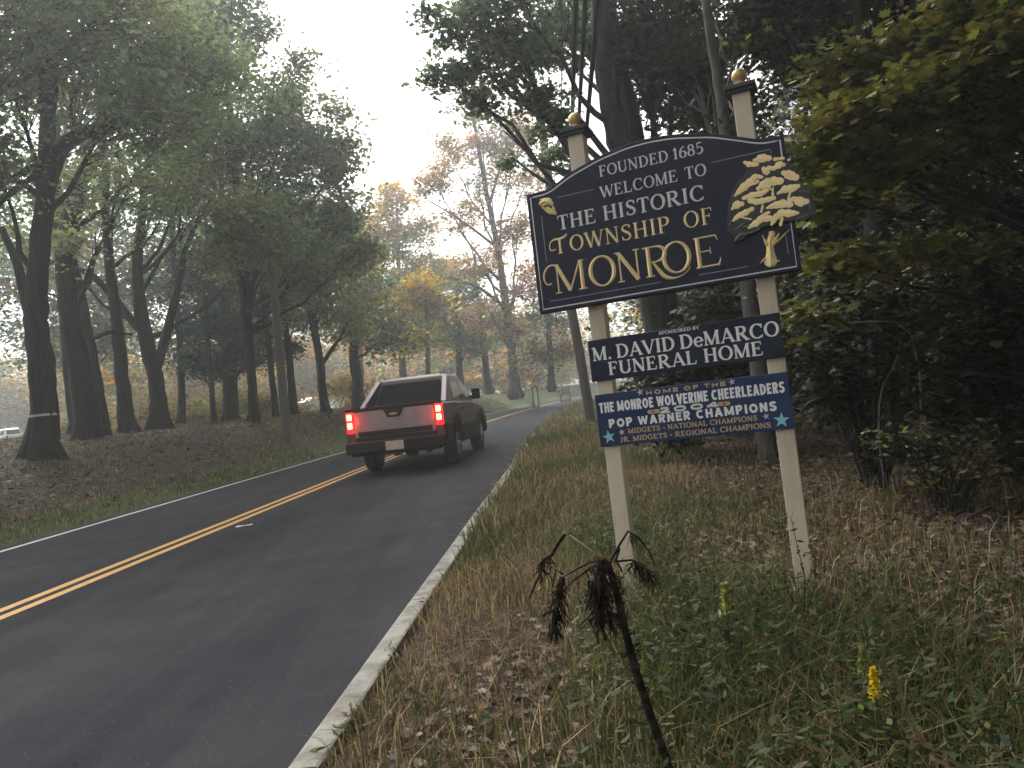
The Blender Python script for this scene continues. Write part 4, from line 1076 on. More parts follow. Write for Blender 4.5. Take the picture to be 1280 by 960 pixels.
# R with its long tail
big([(-0.610, y0), (-0.610, y0 + H_)], 0.027); big([(-0.634, y0 + .003), (-0.584, y0 + .003)], 0.010); big([(-0.640, y0 + H_ - .003), (-0.565, y0 + H_ - .003)], 0.010)
A = np.linspace(pi / 2, -pi / 2, 18); big([(-0.566 + .052 * cos(a), y0 + H_ - .046 + .043 * sin(a)) for a in A], [0.010 + 0.017 * abs(cos(a)) ** 1.3 for a in A], .0009)
big([(-0.610, y0 + H_ - .090), (-0.562, y0 + H_ - .090)], 0.009, .001)
P = cat([(-0.588, 1.108), (-0.560, 1.060), (-0.528, 1.015), (-0.485, 0.998), (-0.438, 1.004), (-0.400, 1.026), (-0.385, 1.048)]); big(P, 0.006 + 0.020 * np.exp(-((np.linspace(0, 1, len(P)) - .28) / .25) ** 2), .0011)
bigO(-0.454, 0.070)
# E
big([(-0.332, y0), (-0.332, y0 + H_)], 0.027); big([(-0.352, y0 + H_ - .004), (-0.232, y0 + H_ - .004)], 0.010); big([(-0.234, y0 + H_), (-0.222, y0 + H_ - .034)], [0.013, .005], .0009)
big([(-0.332, y0 + .088), (-0.268, y0 + .088)], 0.009); big([(-0.267, y0 + .070), (-0.267, y0 + .108)], [0.009, .005], .0009)
big([(-0.352, y0 + .004), (-0.226, y0 + .004)], 0.012); big([(-0.230, y0), (-0.214, y0 + .042)], [0.014, .005], .0009)
mb.build('lettering', GOLD, board, recalc=False)
# acorn
mb = MB()
blob(mb, [(-1.206, 1.578, .03), (-1.185, 1.586, .045), (-1.160, 1.578, .05), (-1.142, 1.562, .03)], .001, .012)
blob(mb, [(-1.205, 1.602, .012), (-1.192, 1.590, .016)], .001, .006)
blob(mb, [(-1.165, 1.545, .055), (-1.148, 1.525, .052), (-1.125, 1.500, .02)], .001, .010)
blob(mb, [(-1.190, 1.556, .03), (-1.165, 1.540, .04)], .0012, .008)
mb.build('acorn_emblem', GOLD, board, recalc=False)
mb = MB(); blob(mb, [(-1.186, 1.553, .010), (-1.160, 1.556, .010), (-1.140, 1.538, .010)], .013, .001); mb.build('acorn_band', NAVY, board, recalc=False)
# the carved tree: affine from the emblem's own measure to the board
def bpix(u, v):
    d_ = ray(u, v); s_ = ((P0 - CAM) @ N2) / (d_ @ N2); X = CAM + s_ * d_ - P0
    return X @ E2, X @ UP2
def em(x, y): return bpix(890 + x / 5.65, 170 + y / 5.65)
o0, o1, o2 = np.array(em(400, 480)), np.array(em(500, 480)), np.array(em(400, 580))
def EM(x, y): return tuple(o0 + (o1 - o0) * (x - 400) / 100 + (o2 - o0) * (y - 480) / 100)
crown_px = [(212, 185), (250, 170), (300, 162), (340, 138), (385, 130), (420, 150), (460, 150), (510, 158), (545, 185), (580, 212), (600, 255), (612, 300), (640, 350), (680, 385), (700, 440), (722, 480), (732, 530), (710, 570), (660, 598), (600, 600), (540, 608), (470, 622), (400, 640), (350, 655), (300, 692), (250, 712), (205, 752), (165, 756), (140, 720), (105, 680), (96, 630), (108, 560), (105, 500), (118, 455), (140, 400), (160, 355), (190, 310), (225, 285), (240, 240), (222, 212)]
ol = [EM(x, y) for x, y in crown_px]
DARKC = mat('carved_crown', (0.020, 0.018, 0.022), 0.5, noise=(14, (0.05, 0.045, 0.04), 0.5, 0.8))
crown = MB().prism(ol, lambda a, b, d: S3(a, b, d), 0.018, 0.002).build('tree_emblem', DARKC, board, bevel=0.005)
k_ = float(np.linalg.norm(o1 - o0)) / 100
blobs_px = [[(228, 188, 16), (262, 203, 34), (318, 205, 24)], [(300, 176, 20), (350, 162, 52), (402, 163, 36)], [(442, 172, 18), (504, 166, 18)],
    [(368, 238, 28), (385, 260, 40), (403, 232, 26), (440, 236, 26), (480, 208, 42), (508, 212, 22)], [(508, 268, 30), (540, 280, 54), (590, 300, 42)],
    [(160, 425, 14), (215, 372, 46), (268, 330, 46), (306, 290, 32), (352, 296, 20)], [(300, 345, 12), (325, 325, 18)], [(328, 376, 26), (372, 345, 54), (430, 325, 54), (482, 325, 44)],
    [(222, 444, 22), (280, 424, 36), (350, 410, 34), (392, 388, 22)], [(466, 412, 14), (520, 382, 44), (568, 376, 46), (606, 362, 28)], [(268, 462, 30), (320, 470, 36), (370, 460, 34), (438, 444, 26)],
    [(392, 514, 16), (440, 496, 38), (500, 484, 50), (555, 490, 32)], [(540, 468, 16), (580, 448, 30), (622, 470, 58), (664, 468, 34)], [(140, 520, 18), (172, 490, 50), (210, 485, 30)],
    [(146, 606, 16), (182, 572, 32), (230, 550, 36), (284, 520, 26)], [(424, 628, 18), (450, 580, 36), (490, 548, 42), (550, 550, 44), (604, 548, 20)], [(262, 650, 20), (310, 622, 40), (352, 588, 40), (408, 586, 36)], [(352, 570, 16), (402, 546, 20)],
    [(430, 425, 14), (432, 372, 10)], [(402, 362, 8), (420, 385, 10)], [(350, 540, 14), (360, 497, 12)], [(540, 450, 14), (552, 407, 12)], [(486, 632, 18), (497, 586, 16)], [(208, 580, 9), (275, 594, 10)]]
mb = MB()
for i, bl_ in enumerate(blobs_px): blob(mb, [(*EM(x, y), w * k_) for x, y, w in [(a_, b_, c_ * 1.26) for a_, b_, c_ in bl_]], 0.0185 + 0.0002 * (i % 4), 0.0012, 0.11)
mb.build('gilded_leaves', GOLD, board, recalc=False)
mb = MB()
for i, bl_ in enumerate([[(165, 672, 20), (222, 628, 18)], [(225, 652, 20), (258, 640, 16)], [(168, 742, 26), (200, 708, 26), (252, 696, 16)], [(276, 690, 18), (338, 664, 16)], [(610, 588, 14), (678, 560, 18)], [(625, 400, 30), (682, 412, 34)], [(532, 206, 18), (566, 222, 18)], [(120, 640, 14), (135, 610, 16)], [(690, 500, 20), (700, 520, 16)]]):
    blob(mb, [(*EM(x, y), w * k_) for x, y, w in bl_], 0.0185 + 0.0002 * (i % 4), 0.005)
mb.build('tarnished_leaves', TARN, board, recalc=False)
mb = MB()
for i, bl_ in enumerate([[(425, 690, 44), (408, 750, 46), (412, 820, 58), (415, 870, 84), (415, 882, 96)], [(338, 905, 8), (372, 872, 22)], [(356, 702, 8), (388, 768, 26)], [(474, 690, 14), (436, 750, 26)], [(546, 660, 6), (490, 720, 16), (436, 768, 22)], [(405, 680, 10), (412, 730, 20)], [(470, 882, 18), (480, 886, 8)]]):
    blob(mb, [(*EM(x, y), w * k_) for x, y, w in bl_], 0.002 + 0.0005 * i, 0.012)
mb.build('gilded_trunk', GOLD, board, recalc=False)

# posts
for cx in (-0.968, -0.007):
    mb = MB()
    hw = 0.047
    c0 = -0.05
    foot = -0.9 if cx > -0.5 else -0.95
    pts = [S3(cx - hw, 0, -0.0), S3(cx + hw, 0, 0)]
    mb.box((cx + 0.5, 0.006 + 0.058 + hw, (1.975 + foot) / 2 + 0.85), (2 * hw, 2 * hw, 1.975 - foot))
    po = mb.build('post', CREAM, sign, bevel=0.004)
    py = 0.006 + 0.058 + hw
    mb = MB()
    mb.box((cx + 0.5, py, 1.975 + 0.85 + 0.014), (0.168, 0.168, 0.024))
    mb.box((cx + 0.5, py, 1.975 + 0.85 - 0.008), (0.136, 0.136, 0.0195))
    mb.build('post_cap', CAPM, po, bevel=0.004)
    mb = MB(); mb.box((cx + 0.5, py, 2.827 + 0.024), (0.125, 0.125, 0.03), taper=(0.42, 0.42)); mb.lathe([(0.024, 2.86), (0.019, 2.875), (0.022, 2.885)], (cx + 0.5, py, 0), 16)
    mb.build('neck', CREAM, po)
    mb = MB(); mb.lathe([(0.041 * sin(pi * i / 14) + 0.0008, 2.918 - 0.041 * cos(pi * i / 14)) for i in range(15)], (cx + 0.5, py, 0), 24); mb.build('ball_finial', BRASS, po)

# sponsor board
p2 = MB().prism([(-1.035, 0.482), (0.044, 0.482), (0.044, 0.724), (-1.035, 0.724)], lambda a, b, d: S3(a, b, d), -0.040, -0.058).build('sponsor_board', NAVY2, sign, bevel=0.003)
mb = MB()
ZB = -0.0395
line_(WHITE, p2, 'SPONSORED BY', -0.612, -0.384, 0.699, 0.0175, 0.19, 0.10, 0.06, 0.0015, z=ZB)
line_(WHITE, p2, 'M. DAVID DeMARCO', -1.012, 0.030, 0.601, 0.079, 0.20, 0.085, 0.08, 0.0025, 0.30, z=ZB)
line_(WHITE, p2, 'FUNERAL HOME', -0.927, -0.062, 0.508, 0.076, 0.20, 0.085, 0.09, 0.0025, 0.40, z=ZB)
p3 = MB().prism([(-1.030, 0.098), (0.047, 0.098), (0.047, 0.403), (-1.030, 0.403)], lambda a, b, d: S3(a, b, d), -0.040, -0.058).build('champions_board', BLUE, sign, bevel=0.003)
def sans_line(m_, txt, x0, x1, y0, h, th, track=0.14, z=ZB, spacew=0.4, name='lettering'):
    SANS[0] = True
    mb = MB(); serif_text(mb, txt, x0, x1, y0, h, th, th, track, 0.0004, spacew, z=z)
    SANS[0] = False
    return mb.build(name, m_, p3, recalc=False)
sans_line(GOLDT, 'HOME OF THE', -0.726, -0.281, 0.368, 0.0225, 0.20, 0.22)
sans_line(WHITE, 'THE MONROE WOLVERINE CHEERLEADERS', -1.010, 0.018, 0.294, 0.060, 0.235, 0.17, spacew=0.36)
for x0_, x1_ in ((-0.720, -0.668), (-0.332, -0.281)):
    mb = MB(); blob(mb, [(x0_, 0.270, 0.022), (x1_, 0.270, 0.022)], ZB, 0.0005); mb.build('gold_bar', GOLDP, p3, recalc=False)
sans_line(BLACKP, '2004', -0.664, -0.328, 0.2545, 0.033, 0.34, 0.10, ZB + 0.0016, name='number_outline')
sans_line(SILV, '2004', -0.661, -0.331, 0.2565, 0.029, 0.19, 0.18, ZB + 0.0028, name='silver_number')
sans_line(WHITE, 'POP WARNER CHAMPIONS', -0.964, -0.034, 0.203, 0.049, 0.24, 0.17)
line_(GOLDT, p3, 'MIDGETS - NATIONAL CHAMPIONS', -0.856, -0.139, 0.1605, 0.028, 0.22, 0.13, 0.10, 0.001, 0.35, z=ZB)
line_(GOLDT, p3, 'JR. MIDGETS - REGIONAL CHAMPIONS', -0.908, -0.074, 0.1155, 0.028, 0.22, 0.13, 0.09, 0.001, 0.35, z=ZB)
def star(x, y, R_, m, rot=0.15):
    ol_ = []
    for k in range(10):
        rr_ = R_ if k % 2 == 0 else R_ * 0.40
        a_ = pi / 2 + k * pi / 5 + rot; ol_.append((x + rr_ * cos(a_), y + rr_ * sin(a_)))
    MB().prism(ol_, lambda a, b, d: S3(a, b, d), ZB + 0.0025, ZB).build('star', m, p3)
star(-0.972, 0.152, 0.040, STARB); star(-0.016, 0.149, 0.044, STARB, -0.1); star(-0.893, 0.172, 0.019, STARP); star(-0.092, 0.177, 0.019, STARP); star(-0.759, 0.388, 0.020, STARP); star(-0.246, 0.384, 0.020, STARP)
star(-0.700, 0.270, 0.010, BLACKP); star(-0.302, 0.270, 0.010, BLACKP)

# ------------------------------------------------------------------ vehicles
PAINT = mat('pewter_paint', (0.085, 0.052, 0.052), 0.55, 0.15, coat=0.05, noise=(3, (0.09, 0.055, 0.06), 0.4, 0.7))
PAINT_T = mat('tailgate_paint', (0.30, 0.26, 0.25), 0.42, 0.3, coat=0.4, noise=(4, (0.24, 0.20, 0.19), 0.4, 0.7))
CLAD = mat('grey_cladding', (0.016, 0.011, 0.012), 0.7, spec=0.2, bump=(80, 0.1, 0.003))
GLASS = mat('tinted_glass', (0.010, 0.008, 0.009), 0.2, spec=0.12)
TYRE = mat('tyre_rubber', (0.014, 0.014, 0.014), 0.85, bump=(40, 0.3, 0.01))
RIM = mat('alloy_rim', (0.55, 0.55, 0.55), 0.3, 0.9)
CHROME = mat('chrome', (0.5, 0.48, 0.47), 0.2, 1.0)
LAMP = mat('brake_lamp', (0.6, 0.02, 0.02), 0.3, emit=((1.0, 0.10, 0.035), 12.0))
LENS = mat('tail_lamp_lens', (0.45, 0.01, 0.012), 0.2, emit=((1.0, 0.015, 0.02), 0.9), coat=0.5)
PLATE = mat('plate_buff', (0.58, 0.50, 0.36), 0.5, noise=(14, (0.45, 0.38, 0.28), 0.45, 0.7))

def wheel(parent, x, y, R_, w, k=26, label=None):
    s_ = 1 if x > 0 else -1
    mb = MB(); mb.lathe([(R_ * 0.62, -w / 2), (R_ * 0.93, -w / 2), (R_, -w / 2 + 0.03), (R_, w / 2 - 0.03), (R_ * 0.93, w / 2), (R_ * 0.62, w / 2)], (x, y, R_), k, 'x')
    whl = mb.build('wheel', TYRE, parent)
    mb = MB()
    xo = x + s_ * (w / 2 - 0.03)
    mb.lathe([(R_ * 0.62, 0), (R_ * 0.62, s_ * 0.02), (R_ * 0.55, s_ * 0.035), (R_ * 0.52, s_ * 0.01)], (xo, y, R_), k, 'x')
    for j in range(6):
        a_ = j * pi / 3
        mb.box((xo + s_ * 0.015, y + cos(a_) * R_ * 0.33, R_ + sin(a_) * R_ * 0.33), (0.03, R_ * 0.5, R_ * 0.2), Matrix.Rotation(a_, 3, 'X'))
    mb.lathe([(R_ * 0.16, 0), (R_ * 0.15, s_ * 0.045), (R_ * 0.05, s_ * 0.055)], (xo, y, R_), 14, 'x')
    mb.build('rim', RIM, whl)
    return whl

TX, TY = -2.36, 17.35
truck = empty('pickup_truck', (TX, TY, 0.006), radians(-6.0))
tag(truck, 'mauve grey pickup truck driving away with its red brake lights on', 'pickup truck')
truck.scale = (1.05, 1.08, 1.09)
YZ = lambda x0: (lambda a, b, d: (d, a, b))
HW = 0.985
# lower body shell: side profile with wheel openings
prof = [(-1.20, 0.60), (-1.22, 1.18), (-1.16, 1.26), (0.30, 1.26), (0.40, 1.24), (2.55, 1.20), (2.75, 1.17), (3.9, 1.06), (4.25, 0.98), (4.36, 0.78), (4.34, 0.42), (3.85, 0.40)]
def opening(yc, R_): return [(yc + R_ * cos(a), 0.40 + R_ * sin(a)) for a in np.linspace(0, pi, 14)]
prof += opening(3.30, 0.47) + [(2.7, 0.36), (0.6, 0.36)] + opening(0.0, 0.47) + [(-0.6, 0.45), (-1.18, 0.50)]
mb = MB()
for x0, x1 in ((-HW, -HW + 0.2), (HW - 0.2, HW)): mb.prism(prof, lambda a, b, d: (d, a, b), x0, x1)
mb.box((0, 3.45, 1.0), (2 * HW - 0.42, 1.7, 0.22), taper=(0.96, 0.98))
mb.box((0, 1.5, 0.55), (1.5, 4.6, 0.3))
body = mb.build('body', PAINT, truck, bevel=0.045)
# dark lower cladding with flared arches, both sides
for s_ in (-1, 1):
    mb = MB()
    for yc in (0.0, 3.30):
        o_ = opening(yc, 0.60)[::-1]; i_ = opening(yc, 0.46)
        mb.prism([(a, b) for a, b in o_] + [(a, b) for a, b in i_[0:]], lambda a, b, d: (d, a, b), s_ * (HW - 0.02), s_ * (HW + 0.045))
    mb.box((s_ * (HW + 0.012), 1.65, 0.56), (0.03, 2.15, 0.36)); mb.box((s_ * (HW + 0.012), -0.86, 0.66), (0.03, 0.58, 0.36)); mb.box((s_ * (HW + 0.012), 4.06, 0.60), (0.03, 0.32, 0.34))
    mb.build('cladding', CLAD, body, bevel=0.012)
# tailgate
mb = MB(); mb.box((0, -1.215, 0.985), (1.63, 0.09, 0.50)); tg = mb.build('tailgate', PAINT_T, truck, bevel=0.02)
mb = MB()
mb.box((0, -1.225, 0.80), (1.50, 0.09, 0.10)); mb.box((0, -1.225, 0.68), (1.60, 0.10, 0.12)); mb.build('lower_trim', CLAD, tg, bevel=0.01)
mb = MB(); mb.box((0, -1.20, 1.268), (1.94, 0.15, 0.062)); mb.prism([(-0.21, 1.238), (0.21, 1.238), (0.12, 1.08), (-0.12, 1.08)], lambda a, b, d: (a, d, b), -1.29, -1.24); mb.build('top_rail', CLAD, tg, bevel=0.01)
mb = MB()
for s_ in (-1, 1): mb.prism([(s_ * 0.085, 1.155), (s_ * 0.02, 1.155), (s_ * 0.02, 1.125), (s_ * 0.085, 1.125)], lambda a, b, d: (a, d, b), -1.297, -1.288)
mb.prism([(-0.028, 1.165), (0.028, 1.165), (0.028, 1.115), (-0.028, 1.115)], lambda a, b, d: (a, d, b), -1.298, -1.288)
mb.build('emblem', GOLDP, tg)
mb = MB(); mb.box((0, 0.0 - 0.45, 1.272), (1.62, 1.42, 0.035)); mb.build('bed_cover', CLAD, truck, bevel=0.01)
# lamps at the rear corners
for s_ in (-1, 1):
    mb = MB(); mb.box((s_ * 0.90, -1.215, 1.04), (0.155, 0.115, 0.42)); ln_ = mb.build('tail_lamp', LENS, truck, bevel=0.02)
    for zc in (1.145, 0.985):
        mb = MB(); mb.box((s_ * 0.90, -1.275, zc), (0.095, 0.024, 0.115)); mb.build('bulb_panel', LAMP, ln_, bevel=0.011)
    pl = bpy.data.lights.new('brake_light', 'POINT'); pl.energy = 2.6; pl.color = (1.0, 0.02, 0.015); pl.shadow_soft_size = 0.10
    po_ = bpy.data.objects.new('brake_light', pl); COL.objects.link(po_); po_.parent = truck; po_.location = (s_ * 0.88, -1.44, 1.06)
# bumper with step, plate, hitch
mb = MB(); mb.box((0, -1.30, 0.545), (1.98, 0.24, 0.20)); mb.box((0, -1.27, 0.43), (1.80, 0.16, 0.08)); bp_ = mb.build('rear_bumper', CLAD, truck, bevel=0.03)
mb = MB(); mb.box((0, -1.31, 0.652), (1.90, 0.20, 0.014)); mb.build('step_pad', PAINT, bp_)
mb = MB(); mb.box((0, -1.427, 0.55), (0.36, 0.012, 0.17)); mb.build('licence_plate', PLATE, bp_, bevel=0.004)
mb = MB(); mb.box((0, -1.2, 0.38), (0.10, 0.3, 0.08)); mb.tube([(0.55, -0.5, 0.36), (0.6, -1.15, 0.36)], 0.04, 10); mb.build('exhaust', CLAD, truck)
# cab
def loft(mb, secs):
    n = len(secs[0]); vs = [p for s in secs for p in s]
    fs = [(i * n + j, i * n + (j + 1) % n, (i + 1) * n + (j + 1) % n, (i + 1) * n + j) for i in range(len(secs) - 1) for j in range(n)]
    fs += [tuple(range(n))[::-1], tuple((len(secs) - 1) * n + j for j in range(n))]
    mb.add(vs, fs)
def cabsec(z, yb, yf, w): return [(-w, yb, z), (w, yb, z), (w, yf, z), (-w, yf, z)]
mb = MB()
loft(mb, [cabsec(1.22, 0.22, 2.95, 0.94), cabsec(1.26, 0.22, 2.88, 0.935), cabsec(1.70, 0.44, 2.20, 0.80), cabsec(1.82, 0.52, 2.02, 0.755), cabsec(1.865, 0.66, 1.85, 0.66)])
cab = mb.build('cab', PAINT, truck, bevel=0.06)
for s_ in (-1, 1):                                        # sail panels from cab roof down to the bed rail
    mb = MB()
    mb.prism([(0.62, 1.80), (0.50, 1.82), (-0.55, 1.275), (0.45, 1.265)], lambda a, b, d, s_=s_: (s_ * (0.80 + (1.82 - b) * 0.235) - s_ * d, a, b), 0.0, 0.11)
    mb.build('sail_panel', PAINT, cab, bevel=0.01)
def slant(z, yb0=0.22, z0=1.26, yb1=0.44, z1=1.70): return yb0 + (yb1 - yb0) * (z - z0) / (z1 - z0)
mb = MB()
mb.add([(-0.72, slant(1.31) - 0.008, 1.31), (0.72, slant(1.31) - 0.008, 1.31), (0.67, slant(1.70) - 0.008, 1.70), (0.64, slant(1.735) - 0.004, 1.735), (-0.64, slant(1.735) - 0.004, 1.735), (-0.67, slant(1.70) - 0.008, 1.70),
        (-0.72, slant(1.31) + 0.02, 1.31), (0.72, slant(1.31) + 0.02, 1.31), (0.67, slant(1.70) + 0.02, 1.70), (0.64, slant(1.735) + 0.02, 1.735), (-0.64, slant(1.735) + 0.02, 1.735), (-0.67, slant(1.70) + 0.02, 1.70)],
       [(0, 1, 2, 3, 4, 5)] + [(i, (i + 1) % 6, 6 + (i + 1) % 6, 6 + i) for i in range(6)])
mb.build('rear_window', GLASS, cab)
def wside(z): return 0.935 - (z - 1.26) * (0.135 / 0.44)
for s_ in (-1, 1):
    for (ya_, yb_, yc_, yd_) in ((0.36, 1.40, 1.42, 0.56), (1.48, 2.62, 2.12, 1.50)):
        mb = MB()
        vs = []
        for off in (0.010, -0.02):
            for (yy, zz) in ((ya_, 1.30), (yb_, 1.30), (yc_, 1.67), (yd_, 1.67)): vs.append((s_ * (wside(zz) + off), yy, zz))
        mb.add(vs, [(0, 1, 2, 3), (0, 1, 5, 4), (1, 2, 6, 5), (2, 3, 7, 6), (3, 0, 4, 7)]); mb.build('side_window', GLASS, cab)
    mb = MB(); mb.box((s_ * 1.10, 2.35, 1.36), (0.20, 0.12, 0.24)); mb.box((s_ * 0.98, 2.37, 1.30), (0.16, 0.05, 0.05)); mb.build('door_mirror', CLAD, truck, bevel=0.025)
    for yy in (0.95, 1.95):
        mb = MB(); mb.box((s_ * (HW + 0.012), yy, 1.08), (0.03, 0.16, 0.03)); mb.build('door_handle', CLAD, body, bevel=0.006)
mb = MB(); vs = []
for off in (0.01, -0.02):
    for (xx, zz) in ((-0.82, 1.31), (0.82, 1.31), (0.72, 1.68), (-0.72, 1.68)): vs.append((xx, 2.88 - (zz - 1.26) * (0.68 / 0.44) + off + 0.01, zz))
mb.add(vs, [(0, 1, 2, 3), (0, 1, 5, 4), (1, 2, 6, 5), (2, 3, 7, 6), (3, 0, 4, 7)]); mb.build('windscreen', GLASS, cab)
for s_ in (-1, 1):
    mb = MB(); mb.tube([(s_ * 0.64, 0.62, 1.855), (s_ * 0.64, 0.75, 1.875), (s_ * 0.64, 1.7, 1.872), (s_ * 0.64, 1.85, 1.85)], 0.016, 8)
    mb.build('roof_rail', CLAD, cab)
for x in (-0.86, 0.86):
    for y_ in (0.0, 3.30): wheel(truck, x, y_, 0.385, 0.26)
mb = MB(); mb.box((0, 0, 0.42), (1.5, 0.14, 0.14)); mb.box((0, 1.4, 0.45), (0.9, 4.6, 0.10)); mb.build('underbody', TYRE, truck)

def far_car(name, label, cat, loc, rz, paint, tall):
    root = empty(name, loc, rz); tag(root, label, cat)
    hz = 1.72 if tall else 1.45
    mb = MB(); pr = [(-2.25, 0.40), (-2.28, 0.95), (-2.2, 1.05), (1.2, 1.0), (2.1, 0.88), (2.25, 0.6), (2.2, 0.3)] + [(1.45 + 0.4 * cos(a), 0.33 + 0.4 * sin(a)) for a in np.linspace(0, pi, 10)] + [(-1.35 + 0.4 * cos(a), 0.33 + 0.4 * sin(a)) for a in np.linspace(0, pi, 10)]
    mb.prism(pr, lambda a, b, d: (d, a, b), -0.92, 0.92); bd = mb.build('body', paint, root, bevel=0.03)
    mb = MB(); yb = -2.2 if tall else -1.7
    loft(mb, [cabsec(0.98, yb, 1.15, 0.88), cabsec(hz - 0.12, yb + 0.2, 0.45, 0.72), cabsec(hz, yb + 0.4, 0.2, 0.62)]); cb = mb.build('cab', paint, root, bevel=0.03)
    for s_ in (-1, 1):
        for y0_, y1_ in ((yb + 0.35, yb + 1.05), (yb + 1.15, yb + 1.95), (yb + 2.05, yb + 2.75)):
            w_ = lambda z: 0.88 - (z - 0.98) * 0.16 / (hz - 1.1) + 0.012
            mb = MB(); mb.add([(s_ * w_(1.08), y0_, 1.08), (s_ * w_(1.08), y1_, 1.08), (s_ * w_(hz - 0.18), y1_ - 0.04, hz - 0.18), (s_ * w_(hz - 0.18), y0_ + 0.06, hz - 0.18)], [(0, 1, 2, 3)]); mb.build('side_window', GLASS, cb)
    for yy, nm, k_ in ((yb, 'rear_window', 0.2), (1.15, 'windscreen', -0.7)):
        f_ = lambda z: yy + k_ * (z - 0.98) / (hz - 1.1) + (-0.012 if k_ > 0 else 0.012)
        mb = MB(); mb.add([(-0.72, f_(1.08), 1.08), (0.72, f_(1.08), 1.08), (0.62, f_(hz - 0.2), hz - 0.2), (-0.62, f_(hz - 0.2), hz - 0.2)], [(0, 1, 2, 3)]); mb.build(nm, GLASS, cb)
    for s_ in (-1, 1):
        mb = MB(); mb.box((s_ * 0.78, -2.27, 0.85), (0.22, 0.06, 0.22)); mb.build('tail_lamp', mat('red_lens', (0.25, 0.01, 0.01), 0.3), bd)
        mb = MB(); mb.box((s_ * 0.72, 2.2, 0.72), (0.28, 0.06, 0.14)); mb.build('headlight', mat('clear_lens', (0.6, 0.6, 0.6), 0.15), bd)
    mb = MB(); mb.box((0, -2.3, 0.5), (1.8, 0.12, 0.2)); mb.build('bumper', CLAD, bd); mb = MB(); mb.box((0, 2.24, 0.42), (1.8, 0.1, 0.2)); mb.build('bumper', CLAD, bd)
    for x in (-0.82, 0.82):
        for y_ in (-1.35, 1.45): wheel(root, x, y_, 0.33, 0.2, 16)
    return root
WPAINT = mat('white_car_paint', (0.75, 0.76, 0.78), 0.3, coat=0.4)
GPAINT = mat('silver_car_paint', (0.42, 0.43, 0.46), 0.3, 0.4, coat=0.4)
p = at(4, 557, 82); far_car('parked_suv', 'white estate SUV parked far behind the trees at the left edge', 'car', (p[0], p[1], max(float(zt(p[0], p[1])), p[2])), radians(62), WPAINT, True)
p = at(386, 511, 96); far_car('parked_car', 'silver grey car parked far behind the left bank trees', 'car', (p[0], p[1], max(float(zt(p[0], p[1])), p[2] - 0.1)), radians(165), GPAINT, False)

# ------------------------------------------------------------------ posts and boards by the bend
GREENP = mat('green_post_paint', (0.03, 0.06, 0.035), 0.6)
PAPER = mat('notice_paper', (0.62, 0.6, 0.52), 0.7)
d = 62.0; p = at(669, 492, d); g_ = float(zt(p[0], p[1]))
root = empty('trail_frame', (p[0], p[1], g_), radians(-5)); tag(root, 'two dark green posts with a small pale notice hung between them', 'notice frame')
for x in (-0.2, 0.2):
    mb = MB(); mb.box((x, 0, 0.86), (0.11, 0.11, 1.75)); mb.build('post', GREENP, root, bevel=0.008)
mb = MB(); mb.box((0, 0, 1.70), (0.285, 0.06, 0.1)); mb.box((0, 0, 0.10), (0.285, 0.05, 0.08)); mb.build('crossbar', GREENP, root)
mb = MB(); mb.box((0, -0.06, 1.42), (0.24, 0.03, 0.28)); mb.build('notice', PAPER, root)
d = 72.0; p = at(698, 489, d); g_ = float(zt(p[0], p[1]))
root = empty('notice_sign', (p[0], p[1], g_), radians(-8)); tag(root, 'pale square notice board on a single white post by the road bend', 'sign')
mb = MB(); mb.box((0.05, 0.05, 0.7), (0.10, 0.08, 1.4)); mb.build('post', WHT, root)
mb = MB(); mb.box((0, -0.01, 1.05), (0.50, 0.03, 0.62)); fb = mb.build('board', mat('pale_board', (0.66, 0.52, 0.46), 0.6), root, bevel=0.004)
mb = MB(); mb.box((0.06, -0.033, 1.05), (0.14, 0.012, 0.22)); mb.build('red_mark', mat('red_mark', (0.4, 0.12, 0.1), 0.6), fb)
d = 73.0; p = at(706, 488, d); g_ = float(zt(p[0], p[1]))
root = empty('park_sign', (p[0], p[1], g_), radians(-8)); tag(root, 'reddish brown board between two dark posts beside the pale notice', 'sign')
for x in (-0.42, 0.42):
    mb = MB(); mb.box((x, 0, 0.7), (0.10, 0.10, 1.4)); mb.build('post', BARK_DARK, root)
mb = MB(); mb.box((0, -0.02, 1.0), (0.735, 0.05, 0.62)); mb.build('board', mat('brown_board', (0.26, 0.09, 0.05), 0.6, noise=(5, (0.34, 0.16, 0.10), 0.45, 0.7)), root)
mb = MB(); mb.box((0, -0.02, 0.2), (0.735, 0.06, 0.10)); mb.build('lower_rail', BARK_DARK, root)
p = hit(305, 658)
p = CAM + ray(305, 658) * (EYE / -ray(305, 658)[2])
mb = MB(); mb.add([(-0.11, -0.03, 0), (0.0, -0.035, 0.006), (0.10, -0.01, 0), (0.12, 0.02, 0.012), (0.02, 0.03, 0.004), (-0.09, 0.022, 0.014)], [(0, 1, 4, 5), (1, 2, 3, 4)])
o = mb.build('paper_scrap', mat('litter_paper', (0.6, 0.6, 0.58), 0.8), recalc=False); o.location = (p[0], p[1], 0.006); o.rotation_euler = (0, 0, 0.3)
tag(o, 'small scrap of white paper lying on the asphalt by the yellow lines', 'litter')

